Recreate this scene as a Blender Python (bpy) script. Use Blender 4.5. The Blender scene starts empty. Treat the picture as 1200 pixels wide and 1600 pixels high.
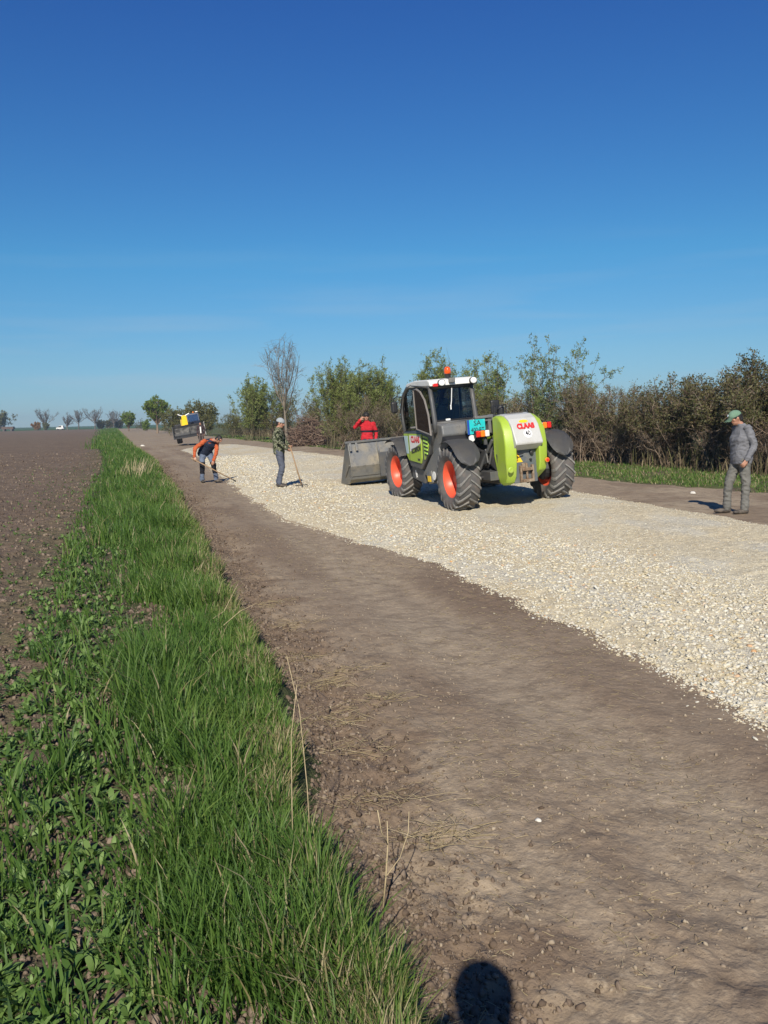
import bpy, bmesh, math, random
import numpy as np
from mathutils import Vector, Matrix, Euler
C = bpy.context.scene.collection
sc = bpy.context.scene
R = math.radians
random.seed(7)
rng = np.random.default_rng(7)
# ---------------------------------------------------------------- camera
CAMH = 1.7
F = 1400.0
PITCH = R(-5.9); ROLL = R(-1.26)
cd = bpy.data.cameras.new('camera'); cam = bpy.data.objects.new('camera', cd); C.objects.link(cam)
cd.sensor_fit = 'VERTICAL'; cd.sensor_height = 24.0; cd.lens = 24.0 * F / 1600.0
cd.clip_start = 0.05; cd.clip_end = 9000
CM = Matrix.Rotation(R(90) + PITCH, 4, 'X') @ Matrix.Rotation(ROLL, 4, 'Z')
cam.matrix_world = Matrix.Translation((0, 0, CAMH)) @ CM
sc.camera = cam
# ---------------------------------------------------------------- light
HAZE = 0.0004
SUN_EL = R(34); SUN_TX = 0.08
w = bpy.data.worlds.new('World'); sc.world = w; w.use_nodes = True
nt = w.node_tree; bg = nt.nodes['Background']
sky = nt.nodes.new('ShaderNodeTexSky'); sky.sky_type = 'NISHITA'; sky.sun_disc = False
sky.sun_elevation = SUN_EL; sky.sun_rotation = math.pi + math.atan(SUN_TX)
sky.altitude = 0; sky.air_density = 1.0; sky.dust_density = 0.0; sky.ozone_density = 6.0
wtc = nt.nodes.new('ShaderNodeTexCoord'); wsp = nt.nodes.new('ShaderNodeSeparateXYZ'); wrp = nt.nodes.new('ShaderNodeValToRGB'); wmx = nt.nodes.new('ShaderNodeMixRGB')
wmx.blend_type = 'MULTIPLY'; wmx.inputs[0].default_value = 1.0     # colour ramp by elevation: a deeper, cooler sky than the bare model gives
nt.links.new(wtc.outputs['Generated'], wsp.inputs[0]); nt.links.new(wsp.outputs['Z'], wrp.inputs[0])
for k_, (p_, c_) in enumerate([(0.0, (.40, .56, .80)), (.07, (.44, .63, .76)), (.17, (.335, .70, .83)), (.40, (.25, .535, .90)), (1.0, (.45, .62, .95))]):
    e_ = wrp.color_ramp.elements[k_] if k_ < 2 else wrp.color_ramp.elements.new(p_)
    e_.position = p_; e_.color = (*c_, 1)
nt.links.new(sky.outputs[0], wmx.inputs[1]); nt.links.new(wrp.outputs[0], wmx.inputs[2])
wmp = nt.nodes.new('ShaderNodeMapping'); wmp.inputs['Scale'].default_value = (2.2, 2.2, 30); wmp.inputs['Rotation'].default_value = (.02, -.05, 0); wnz = nt.nodes.new('ShaderNodeTexNoise'); wnz.inputs['Scale'].default_value = 1.6; wnz.inputs['Detail'].default_value = 5   # faint veils of high cloud low in the sky
wr1 = nt.nodes.new('ShaderNodeMapRange'); wr1.inputs[1].default_value = .50; wr1.inputs[2].default_value = .75
wr2 = nt.nodes.new('ShaderNodeMapRange'); wr2.inputs[1].default_value = .20; wr2.inputs[2].default_value = .05; wr2.inputs[4].default_value = .35
wmu = nt.nodes.new('ShaderNodeMath'); wmu.operation = 'MULTIPLY'; wm2 = nt.nodes.new('ShaderNodeMixRGB'); wm2.inputs[2].default_value = (4.2, 5.2, 6.2, 1)
nt.links.new(wtc.outputs['Generated'], wmp.inputs[0]); nt.links.new(wmp.outputs[0], wnz.inputs['Vector']); nt.links.new(wnz.outputs['Fac'], wr1.inputs[0]); nt.links.new(wsp.outputs['Z'], wr2.inputs[0])
nt.links.new(wr1.outputs[0], wmu.inputs[0]); nt.links.new(wr2.outputs[0], wmu.inputs[1]); nt.links.new(wmu.outputs[0], wm2.inputs[0]); nt.links.new(wmx.outputs[0], wm2.inputs[1])
nt.links.new(wm2.outputs[0], bg.inputs[0]); bg.inputs[1].default_value = 0.09
sl = bpy.data.lights.new('sun', 'SUN'); sl.energy = 5.0; sl.angle = R(0.5); sl.color = (1.0, 0.925, 0.80)
sun = bpy.data.objects.new('sun', sl); C.objects.link(sun)
sun.rotation_euler = Vector((SUN_TX, 1.0, -math.tan(SUN_EL))).to_track_quat('-Z', 'Y').to_euler()
sc.view_settings.view_transform = 'Standard'; sc.view_settings.look = 'None'
sc.view_settings.exposure = 0.2; sc.view_settings.gamma = 1.0
# ---------------------------------------------------------------- helpers
def smooth(t): t = np.clip(t, 0, 1); return t * t * (3 - 2 * t)
def _hash(ix, iy, s):
    n = (ix.astype(np.int64) * 374761393 + iy.astype(np.int64) * 668265263 + s * 1274126177) & 0xffffffff
    n = ((n ^ (n >> 13)) * 1274126177) & 0xffffffff
    return ((n ^ (n >> 16)) & 0xffff) / 65535.0
def vnoise(x, y, s=0):
    ix = np.floor(x); iy = np.floor(y); fx = smooth(x - ix); fy = smooth(y - iy)
    a = _hash(ix, iy, s); b = _hash(ix + 1, iy, s); c = _hash(ix, iy + 1, s); d = _hash(ix + 1, iy + 1, s)
    return (a * (1 - fx) + b * fx) * (1 - fy) + (c * (1 - fx) + d * fx) * fy - 0.5
def fbm(x, y, sc_, o=4, s=0):
    r = 0; a = 1.0; f = 1.0 / sc_
    for k in range(o):
        r = r + a * vnoise(x * f + 13.7 * k, y * f - 7.1 * k, s + k); a *= 0.5; f *= 2.03
    return r
TX, TY = -0.285, 0.9585           # the road runs this way
def uv2xy(u, v): return u * TY + v * TX, -u * TX + v * TY
def xy2uv(x, y): return x * TY - y * TX, x * TX + y * TY
def ray(px, py):
    d = Vector(((px - 600) / F, (800 - py) / F, -1.0)); return CM.to_3x3() @ d
def pix(px, py, z=0.0):
    d = ray(px, py); t = (z - CAMH) / d.z; return (d.x * t, d.y * t)
def pixd(px, depth):
    """world x,y of the column px at forward distance depth on the ground"""
    hy = 656 - 0.022 * (px - 600); d = ray(px, hy + 1400 * 1.7 / depth); t = depth / d.y
    return d.x * t, depth
# boundaries in road coordinates from picture points
def curve(pts, z=0.0, ext=None):
    a = np.array([xy2uv(*pix(x, y, z)) for x, y in pts]); a = a[np.argsort(a[:, 1])]
    if ext: a = np.vstack([a, [(q, p) for p, q in ext]])
    return lambda v: np.interp(v, a[:, 1], a[:, 0])
e1 = curve([(636, 1590), (598, 1500), (563, 1400), (535, 1310), (480, 1190), (435, 1100), (405, 1020), (365, 945), (325, 860), (288, 790), (245, 725)], 0.0, [(70, 1.35), (400, 1.4)])
e0 = curve([(15, 1330), (30, 1240), (50, 1150), (85, 1000), (105, 900), (135, 800), (160, 725)], 0.0, [(70, -1.2), (400, -1.4)])
e2 = curve([(1200, 1140), (1100, 1088), (960, 1020), (830, 955), (700, 897), (600, 862), (500, 830), (440, 810), (380, 775), (350, 750)], 0.0, [(33, 3.2), (45, 4.0), (60, 4.0), (72, 6.5)])
e3 = curve([(1200, 828), (1100, 806), (990, 788), (940, 775)], 0.0, [(20, 9.9), (30, 10.2), (45, 10.0), (60, 9.3), (72, 6.6)])
e4 = curve([(1200, 770), (1000, 757)], 0.0, [(30, 12.7), (50, 12.6), (70, 12.4), (110, 12), (400, 12)])
V_END = 70.0
def rag(v, s, a): return a * (vnoise(v * 1.3, v * 0 + 3, s) + 0.6 * vnoise(v * 4.1, v * 0 + 9, s) + 0.35 * vnoise(v * 13, v * 0 + 2, s) + .25 * vnoise(v * 31, v * 0 + 2, s))
B0 = lambda v: e0(v)
B1 = lambda v: e1(v) + rag(v, 11, 0.16)
B2 = lambda v: e2(v) + .10 + rag(v, 21, 0.16)
B3 = lambda v: e3(v) + rag(v, 31, 0.25)
B4 = lambda v: e4(v) + rag(v, 41, 0.5)
def path(u, v):
    """the two compacted wheel paths"""
    b1 = B1(v) * 0 + e1(v); w_ = .08 * fbm(u * 0, v, 2.0, 2, 61)
    return np.clip(np.exp(-((u - b1 - 1.5 - w_) / .40) ** 4) + np.exp(-((u - b1 - .66 + w_) / .24) ** 4) * smooth((6 - v) / 3), 0, 1)
def H(u, v):
    """ground height"""
    u = np.asarray(u, float); v = np.asarray(v, float)
    b1 = B1(v); b2 = B2(v); b3 = B3(v)
    z = np.zeros_like(u)
    # bank left of the track, a little step down to the cut
    z = z + 0.10 * smooth((b1 + 0.05 - u) / 0.22) - 0.05 * smooth((b1 - 1.6 - u) / 1.5)
    z = z - 0.035 * np.exp(-((u - b1 - 0.3) / 0.22) ** 2)
    # wheel ruts in the dirt
    near = np.clip(1 - v / 60, 0.2, 1)
    c = (b1 + np.minimum(b2, 20)) * 0.5
    z = z - near * 0.028 * path(u, v) * (u < b2)
    z = z + near * 0.018 * fbm(u, v, 1.1, 3, 5)
    # gravel bed
    g = smooth((u - b2) / 0.35) * smooth((b3 - u) / 0.35) * (v < 72)
    bed = 0.045 + 0.13 * smooth((u - 5.9) / 2.3) - 0.11 * smooth((u - 8.1) / 1.3) + 0.035 * fbm(u * 1.6, v * 0.6, 0.9, 3, 8)
    bed = bed - 0.03 * np.exp(-((u - 5.95) / 0.3) ** 2) * (v < 18)
    z = z + g * bed
    z = z + 0.03 * fbm(u, v, 3.0, 2, 9) * smooth((u - b3) / 1.0)
    return z
def hz(x, y):
    u, v = xy2uv(x, y); return float(H(np.array([u]), np.array([v]))[0])

def setup(o, label=None, cat=None, group=None, kind=None):
    if label: o['label'] = label
    if cat: o['category'] = cat
    if group: o['group'] = group
    if kind: o['kind'] = kind
    return o
def link(o, parent=None):
    C.objects.link(o)
    if parent is not None: o.parent = parent
    return o
def thing(name, label, cat, loc=(0, 0, 0), rz=0, group=None):
    o = bpy.data.objects.new(name, None); C.objects.link(o); o.empty_display_size = .2
    o.location = loc; o.rotation_euler = (0, 0, rz); return setup(o, label, cat, group)
def npmesh(name, V, faces, mats=None, parent=None, rnd=None, sm=False, attrs=None, fm=None):
    """faces: list of (N,3) / (N,4) integer arrays"""
    V = np.asarray(V, np.float32); me = bpy.data.meshes.new(name)
    me.vertices.add(len(V)); me.vertices.foreach_set('co', V.ravel())
    fs = [np.asarray(f, np.int32) for f in faces if len(f)]
    nl = sum(f.size for f in fs); npoly = sum(len(f) for f in fs)
    me.loops.add(nl); me.loops.foreach_set('vertex_index', np.concatenate([f.ravel() for f in fs]))
    me.polygons.add(npoly)
    tot = np.concatenate([np.full(len(f), f.shape[1], np.int32) for f in fs])
    st = np.concatenate([[0], np.cumsum(tot)[:-1]]).astype(np.int32)
    me.polygons.foreach_set('loop_start', st)
    if sm: me.polygons.foreach_set('use_smooth', np.ones(npoly, bool))
    if rnd is not None:
        a = me.attributes.new('rnd', 'FLOAT', 'FACE'); a.data.foreach_set('value', np.asarray(rnd, np.float32))
    for k, val in (attrs or {}).items():
        a = me.attributes.new(k, 'FLOAT', 'POINT'); a.data.foreach_set('value', np.asarray(val, np.float32))
    if mats is not None:
        for m in (mats if isinstance(mats, (list, tuple)) else [mats]): me.materials.append(m)
        if fm is not None: me.polygons.foreach_set('material_index', np.asarray(fm, np.int32))
    me.update(calc_edges=True); me.validate()
    o = bpy.data.objects.new(name, me); return link(o, parent)
# ---------------------------------------------------------------- materials
def mat(name, col=(0.5, 0.5, 0.5), rough=0.7, metal=0.0, spec=0.5, noise=None, bump=None, rndramp=None, emit=None, coat=0):
    """noise=(scale, colour2, lo, hi[, detail]); bump=(scale,strength,dist); rndramp=[(pos,col),...] by face attribute"""
    m = bpy.data.materials.new(name); m.use_nodes = True; t = m.node_tree; N = t.nodes; L = t.links
    b = N['Principled BSDF']; b.inputs['Roughness'].default_value = rough; b.inputs['Metallic'].default_value = metal
    b.inputs['Specular IOR Level'].default_value = spec; b.inputs['Base Color'].default_value = (*col, 1)
    if coat: b.inputs['Coat Weight'].default_value = coat
    tc = N.new('ShaderNodeTexCoord'); src = None
    if rndramp:
        at = N.new('ShaderNodeAttribute'); at.attribute_name = 'rnd'; r = N.new('ShaderNodeValToRGB')
        el = r.color_ramp.elements
        while len(el) < len(rndramp): el.new(0.5)
        for e, (p, c) in zip(el, rndramp): e.position = p; e.color = (*c, 1)
        L.new(at.outputs['Fac'], r.inputs[0]); src = r.outputs[0]
    for nz in (noise if isinstance(noise, list) else [noise] if noise else []):
        n = N.new('ShaderNodeTexNoise'); n.inputs['Scale'].default_value = nz[0]; n.inputs['Detail'].default_value = nz[4] if len(nz) > 4 else 5
        L.new(tc.outputs['Object'], n.inputs['Vector'])
        mr = N.new('ShaderNodeMapRange'); mr.inputs[1].default_value = nz[2]; mr.inputs[2].default_value = nz[3]
        L.new(n.outputs['Fac'], mr.inputs[0])
        mx = N.new('ShaderNodeMixRGB'); L.new(mr.outputs[0], mx.inputs[0]); mx.inputs[2].default_value = (*nz[1], 1)
        if src: L.new(src, mx.inputs[1])
        else: mx.inputs[1].default_value = (*col, 1)
        src = mx.outputs[0]
    if src: L.new(src, b.inputs['Base Color'])
    if bump:
        n = N.new('ShaderNodeTexNoise'); n.inputs['Scale'].default_value = bump[0]; n.inputs['Detail'].default_value = 6
        L.new(tc.outputs['Object'], n.inputs['Vector'])
        bp = N.new('ShaderNodeBump'); bp.inputs['Strength'].default_value = bump[1]; bp.inputs['Distance'].default_value = bump[2]
        L.new(n.outputs['Fac'], bp.inputs['Height']); L.new(bp.outputs[0], b.inputs['Normal'])
    if emit:
        b.inputs['Emission Color'].default_value = (*emit[0], 1); b.inputs['Emission Strength'].default_value = emit[1]
    return m
def leafmat(name, ramp, trans=0.25, rough=0.5):
    m = mat(name, rough=rough, rndramp=ramp, spec=0.3); t = m.node_tree; b = t.nodes['Principled BSDF']
    tr = t.nodes.new('ShaderNodeBsdfTranslucent'); mx = t.nodes.new('ShaderNodeMixShader'); mx.inputs[0].default_value = trans
    src = b.inputs['Base Color'].links[0].from_socket; t.links.new(src, tr.inputs[0])
    t.links.new(b.outputs[0], mx.inputs[1]); t.links.new(tr.outputs[0], mx.inputs[2])
    t.links.new(mx.outputs[0], t.nodes['Material Output'].inputs[0]); return m
# soil-type ground: colours mixed by noises and a painted-on zone attribute for moist / dusty soil
def soilmat(name, dry, dark, moist=None, s1=0.5, s2=9.0, bs=40, bstr=0.6, bd=0.02, stretch=None):
    m = bpy.data.materials.new(name); m.use_nodes = True; t = m.node_tree; N = t.nodes; L = t.links
    b = N['Principled BSDF']; b.inputs['Roughness'].default_value = 0.95; b.inputs['Specular IOR Level'].default_value = 0.15
    tc = N.new('ShaderNodeTexCoord'); vec = tc.outputs['Object']
    if stretch:
        mp = N.new('ShaderNodeMapping'); mp.inputs['Rotation'].default_value = (0, 0, stretch[0]); mp.inputs['Scale'].default_value = (1, stretch[1], 1)
        L.new(vec, mp.inputs[0]); vs = mp.outputs[0]
    else: vs = vec
    def nz(s, d=6, v=None):
        n = N.new('ShaderNodeTexNoise'); n.inputs['Scale'].default_value = s; n.inputs['Detail'].default_value = d; n.inputs['Roughness'].default_value = 0.62
        L.new(v or vec, n.inputs['Vector']); return n.outputs['Fac']
    def rng_(x, a, c):
        r = N.new('ShaderNodeMapRange'); r.inputs[1].default_value = a; r.inputs[2].default_value = c; L.new(x, r.inputs[0]); return r.outputs[0]
    def mix(f, c1, c2, amt=None):
        x = N.new('ShaderNodeMixRGB'); L.new(f, x.inputs[0])
        for i, c in ((1, c1), (2, c2)):
            if isinstance(c, tuple): x.inputs[i].default_value = (*c, 1)
            else: L.new(c, x.inputs[i])
        return x.outputs[0]
    c = mix(rng_(nz(s1, 5, vs), .36, .64), dry, dark)
    c2 = mix(rng_(nz(s2, 8), .42, .75), c, tuple(x * 0.62 for x in dark))
    c3 = mix(rng_(nz(s2 * 6, 4), .52, .8), c2, tuple(min(1, x * 1.25) for x in dry))
    if moist:
        at = N.new('ShaderNodeAttribute'); at.attribute_name = 'zone'
        c3 = mix(at.outputs['Fac'], c3, mix(rng_(nz(s2 * 1.7), .35, .7), moist, tuple(x * .7 for x in moist)))
    L.new(c3, b.inputs['Base Color'])
    bp = N.new('ShaderNodeBump'); bp.inputs['Strength'].default_value = bstr; bp.inputs['Distance'].default_value = bd
    L.new(nz(bs, 8), bp.inputs['Height'])
    bp2 = N.new('ShaderNodeBump'); bp2.inputs['Strength'].default_value = bstr; bp2.inputs['Distance'].default_value = bd * 3
    L.new(nz(bs / 5, 5), bp2.inputs['Height']); L.new(bp.outputs[0], bp2.inputs['Normal']); L.new(bp2.outputs[0], b.inputs['Normal'])
    return m
M_field = soilmat('ploughed_soil', (0.215, 0.160, 0.113), (0.160, 0.117, 0.084), (0.13, 0.12, 0.06), 0.35, 7, 26, 0.9, 0.03)
M_dirt = soilmat('track_dirt', (0.355, 0.285, 0.200), (0.280, 0.213, 0.148), (0.190, 0.132, 0.090), 0.55, 5, 60, 0.55, 0.010, (R(16.6), 0.3))
M_verge = soilmat('verge_soil', (0.145, 0.115, 0.085), (0.100, 0.080, 0.058), (0.060, 0.080, 0.026), 1.5, 9, 30, 0.8, 0.02)
M_grav = soilmat('crushed_limestone', (0.63, 0.57, 0.42), (0.56, 0.47, 0.31), (0.61, 0.57, 0.46), 0.45, 22, 40, .7, 0.015, (R(16.6), 0.35))
M_mead = soilmat('meadow_ground', (0.075, 0.115, 0.030), (0.13, 0.12, 0.055), (0.15, 0.115, 0.08), 0.9, 6, 20, 0.8, 0.03)
M_green = soilmat('green_crop', (0.055, 0.12, 0.022), (0.045, 0.095, 0.020), None, 0.01, 0.2, 3, 0.5, 0.05)
# ---------------------------------------------------------------- ground strips (edge to edge, one height function)
def rows(v0, v1, k, dmin):
    r = [v0]
    while r[-1] < v1: r.append(r[-1] + max(dmin, k * r[-1]))
    r[-1] = v1; return np.array(r)
def strip(name, ba, bb, v, t, material, zf, zone=None):
    U = ba(v)[:, None] * (1 - t)[None] + bb(v)[:, None] * t[None]; VV = np.repeat(v[:, None], len(t), 1)
    z = zf(U, VV); X, Y = uv2xy(U, VV)
    n, k = U.shape; idx = np.arange(n * k).reshape(n, k)
    f = np.stack([idx[:-1, :-1], idx[:-1, 1:], idx[1:, 1:], idx[1:, :-1]], -1).reshape(-1, 4)
    at = {'zone': (zone(U, VV) if zone else np.zeros_like(U)).ravel()}
    o = npmesh(name, np.stack([X, Y, z], -1).reshape(-1, 3), [f], material, sm=True, attrs=at)
    return setup(o, kind='structure')
rv = rows(1.0, 470, 0.0085, 0.022)
rg = rows(1.0, 72, 0.0075, 0.022)
rd = np.unique(np.concatenate([rg, rows(72, 470, 0.02, 0.5)]))
near = lambda v: np.clip(14 / np.maximum(v, 1), 0.15, 1)
def win(u, a, b, w): return smooth((u - a) / w) * smooth((b - u) / w)
def ZT(u, v):
    """finished surface height, shared by every strip so that they meet without gaps"""
    u = np.asarray(u, float); v = np.asarray(v, float)
    b0, b1, b2, b3, b4 = B0(v), B1(v), B2(v), B3(v), B4(v)
    z = H(u, v)
    soil = 0.045 * fbm(u, v, 0.22, 3, 60) + 0.05 * np.abs(fbm(u, v * 0.5, 0.45, 2, 64)) + 0.024 * fbm(u, v, .07, 2, 66)
    z = z + smooth((b1 - u) / 0.2) * soil * (1 - 0.45 * smooth((u - b0) / .4))
    cut = np.exp(-((u - b1 - 0.3) / 0.25) ** 2)
    mid = smooth((fbm(u, v * .5, 1.4, 2, 90) + 0.05) * 3)
    z = z + win(u, b1, b2, .05) * ((0.004 + 0.028 * cut + 0.006 * mid * (1 - path(u, v))) * fbm(u, v, 0.10, 3, 70) + (0.0035 + 0.012 * cut + .007 * mid) * fbm(u, v, .035, 2, 74) + .022 * fbm(u, v * .12, .30, 2, 78) + (1 - path(u, v)) * smooth((fbm(u, v * .45, .9, 3, 92) + .02) * 4) * (.020 * fbm(u, v, .055, 3, 76) - .012 * np.abs(fbm(u, v, .08, 2, 79))))
    z = z + win(u, b2, b3, .08) * 0.022 * fbm(u, v, 0.10, 3, 80)
    z = z + smooth((u - b3) / .1) * (0.03 * fbm(u, v, .3, 3, 51) + smooth((u - b4) / .2) * 0.05 * fbm(u, v, 0.5, 3, 55))
    return z
tt = lambda n: np.linspace(0, 1, n)
tf = np.concatenate([1 - (np.linspace(1, 0, 260) ** 3.2)])
fieldL = lambda v: B0(v) - (30 + v * 2.6)
strip('ploughed_field', fieldL, B0, rv, tf, M_field, ZT,
      lambda u, v: 0.55 * smooth((u - B0(v) + 1.2 + 1.2 * fbm(u, v, .8, 3, 3)) / 1.2))
strip('verge_ground', B0, B1, rv, tt(90), M_verge, ZT, lambda u, v: np.clip(smooth((u - B0(v)) / np.maximum(.3, (B1(v) - B0(v)) * .5)) * .8 + smooth((v - 15) / 30), 0, .9))
def dzone(u, v):
    e = 0.75 * smooth((B1(v) + 0.5 + 0.7 * fbm(u, v, 0.5, 3, 4) - u) / 0.35)
    m = (0.25 + 0.55 * smooth((fbm(u, v * .4, 1.0, 3, 91) + 0.05) * 2.2)) * (1 - path(u, v)) * (0.75 + .25 * smooth((12 - v) / 8))
    return np.clip(np.maximum(e, m), 0, 1)
strip('dirt_track', B1, B2, rg, tt(200), M_dirt, ZT, dzone)
def gzone(u, v): return smooth((fbm(u, v * .5, 0.6, 3, 33) + 0.02) * 3) * .8
strip('gravel_road', B2, B3, rg, tt(220), M_grav, ZT, gzone)
strip('dirt_shoulder', B3, B4, rg, tt(50), M_dirt, ZT, lambda u, v: 0.5 * smooth((fbm(u, v, .9, 3, 17)) * 3))
rfar = rd[rd >= 72]
strip('far_track', B1, B4, rfar, tt(30), M_dirt, ZT, lambda u, v: 0 * u)
strip('right_verge', B4, lambda v: B4(v) + 5.5, rd, tt(50), M_mead, ZT, lambda u, v: smooth(fbm(u, v, 1.6, 3, 19) * 2.2 + smooth((B4(v) + .8 - u) / .8) * .8))
strip('right_meadow', lambda v: B4(v) + 5.5, lambda v: B4(v) + 40 + v * 2, rd, tf[::-1][::6] * -1 + 1, M_mead, ZT, lambda u, v: 0 * u)
# the wide ground to the horizon
g = npmesh('ground', [(-6000, -400, -.35), (6000, -400, -.35), (6000, 7000, -.35), (-6000, 7000, -.35)], [[(0, 1, 2, 3)]], M_green, attrs={'zone': [0] * 4}); setup(g, kind='structure')
xs = np.linspace(-700, 700, 80); ys = np.concatenate([np.linspace(0, 1, 30)])
# ---------------------------------------------------------------- scattered ground detail (uncountable stuff)
def place(u, v): x, y = uv2xy(u, v); return x, y, ZT(u, v)
OCT = np.array([(1, 0, 0), (-1, 0, 0), (0, 1, 0), (0, -1, 0), (0, 0, 1), (0, 0, -1)], float)
OCF = np.array([(0, 2, 4), (2, 1, 4), (1, 3, 4), (3, 0, 4), (2, 0, 5), (1, 2, 5), (3, 1, 5), (0, 3, 5)])
ang = np.arange(6) * math.pi / 3
STV = np.array([(math.cos(a), math.sin(a), -.3) for a in ang] + [(.62 * math.cos(a + .4), .62 * math.sin(a + .4), .75) for a in ang[::2]] + [(0, 0, -.9)], float)
STF = np.array([(0, 1, 6), (1, 7, 6), (1, 2, 7), (2, 3, 7), (3, 8, 7), (3, 4, 8), (4, 5, 8), (5, 6, 8), (5, 0, 6), (6, 7, 8)] + [(i, 9, (i + 1) % 6) for i in range(6)])
def pebbles(name, u, v, size, material, label, cat, flat=0.42, sink=0.36, rndv=None):
    n = len(u); x, y, z = place(u, v)
    A = rng.uniform(0, 2 * math.pi, n); c, s = np.cos(A), np.sin(A)
    S = size[:, None] * np.stack([rng.uniform(.7, 1.25, n), rng.uniform(.5, 1.0, n), flat * rng.uniform(.6, 1.3, n)], 1)
    P = STV[None] * (1 + rng.uniform(-.28, .28, (n, len(STV), 3))) * S[:, None, :]
    tl = rng.normal(0, .3, (n, 2)); P[:, :, 2] += P[:, :, 0] * tl[:, :1] + P[:, :, 1] * tl[:, 1:]
    X = P[:, :, 0] * c[:, None] - P[:, :, 1] * s[:, None] + x[:, None]
    Y = P[:, :, 0] * s[:, None] + P[:, :, 1] * c[:, None] + y[:, None]
    Z = P[:, :, 2] + (z + S[:, 2] * (1 - 2 * sink))[:, None] * 1
    V = np.stack([X, Y, Z], -1).reshape(-1, 3)
    f = (STF[None] + (np.arange(n) * len(STV))[:, None, None]).reshape(-1, 3)
    r = np.repeat(rng.uniform(0, 1, n) if rndv is None else rndv, len(STF))
    o = npmesh(name, V, [f], material, rnd=r); return setup(o, label, cat, kind='stuff')
def vsample(n, v0, v1, k=1.0):
    """distances with density falling as v**-k"""
    q = rng.uniform(0, 1, n)
    if abs(k - 1) < 1e-6: return v0 * (v1 / v0) ** q
    a = 1 - k; return (v0 ** a + q * (v1 ** a - v0 ** a)) ** (1 / a)
M_stone = mat('limestone_chips', rough=.85, spec=.2, rndramp=[(0, (.42, .35, .22)), (.15, (.52, .455, .31)), (.4, (.58, .525, .395)), (.65, (.60, .565, .45)), (.85, (.53, .51, .44)), (.97, (.66, .63, .53)), (1, (.55, .30, .12))], bump=(60, .3, .01))
n = 210000; v = vsample(n, 3.5, 45, 1.35); q = rng.uniform(0, 1, n) ** 1.0
b2, b3 = B2(v), B3(v); u = b2 + (b3 - b2) * q
coarse = smooth((1.9 - np.abs(u - b2 - 1.2)) / 1.2)
keep = rng.uniform(0, 1, n) < .30 + .60 * coarse + .5 * smooth(fbm(u, v * .5, 1.1, 2, 35) * 3); u = u[keep]; v = v[keep]; co = coarse[keep]
sz = (.004 + .006 * rng.uniform(0, 1, len(u)) ** 2 + (.006 + co * .018) * rng.uniform(0, 1, len(u)) ** 7) * (1 + np.maximum(0, v - 8) / 24)
pebbles('gravel_stones', u, v, sz, M_stone, 'loose cream and grey crushed stones over the whole gravel road', 'gravel')
# stones that rolled off the edges
n = 9000; v = vsample(n, 3.5, 60, 1.1); side = rng.uniform(0, 1, n) < .6
off = np.abs(rng.normal(0, .05, n)) + rng.exponential(.035, n) * (rng.uniform(0, 1, n) < .5) - .03
u = np.where(side, B2(v) - off, B3(v) + off)
pebbles('strewn_stones', u, v, .005 + .016 * rng.uniform(0, 1, n) ** 4, M_stone, 'pale stones that spilled off the gravel onto the dirt', 'gravel')
M_clod = mat('soil_clods', rough=.95, spec=.1, rndramp=[(0, (.092, .067, .049)), (.5, (.165, .123, .090)), (1, (.235, .185, .14))], bump=(80, .5, .01))
# clods in the field
n = 70000; v = vsample(n, 2.2, 60, 1.2); u = B0(v) + .9 - rng.uniform(0, 1, n) ** 1.4 * (1.5 + v * .75)
pebbles('soil_clods', u, v, (.005 + .020 * rng.uniform(0, 1, n) ** 5) * (1 + v / 35), M_clod, 'brown crumbly clods over the ploughed field', 'soil', flat=.8)
n = 22000; v = vsample(n, 2.2, 45, 1.1); u = B1(v) + np.abs(rng.normal(0, .26, n)) - .04
pebbles('bank_crumbs', u, v, (.0035 + .014 * rng.uniform(0, 1, n) ** 6) * (1 + v / 40), M_clod, 'dark crumbs of soil along the cut edge of the grass bank', 'soil', flat=.8)
n = 17000; v = vsample(n, 2.2, 16, .8); u = B1(v) + (B2(v) - B1(v)) * rng.uniform(0, 1, n)
k = fbm(u, v * .5, 1.4, 2, 90) + rng.normal(0, .12, n) > .03; u = u[k]; v = v[k]
M_crumb = mat('track_crumbs', rough=.95, spec=.1, rndramp=[(0, (.17, .13, .092)), (.6, (.26, .205, .15)), (1, (.36, .30, .22))])
pebbles('track_crumbs', u, v, (.0025 + .010 * rng.uniform(0, 1, len(u)) ** 6), M_crumb, 'small dry lumps of soil loose on the dirt track', 'soil', flat=.7)

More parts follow.
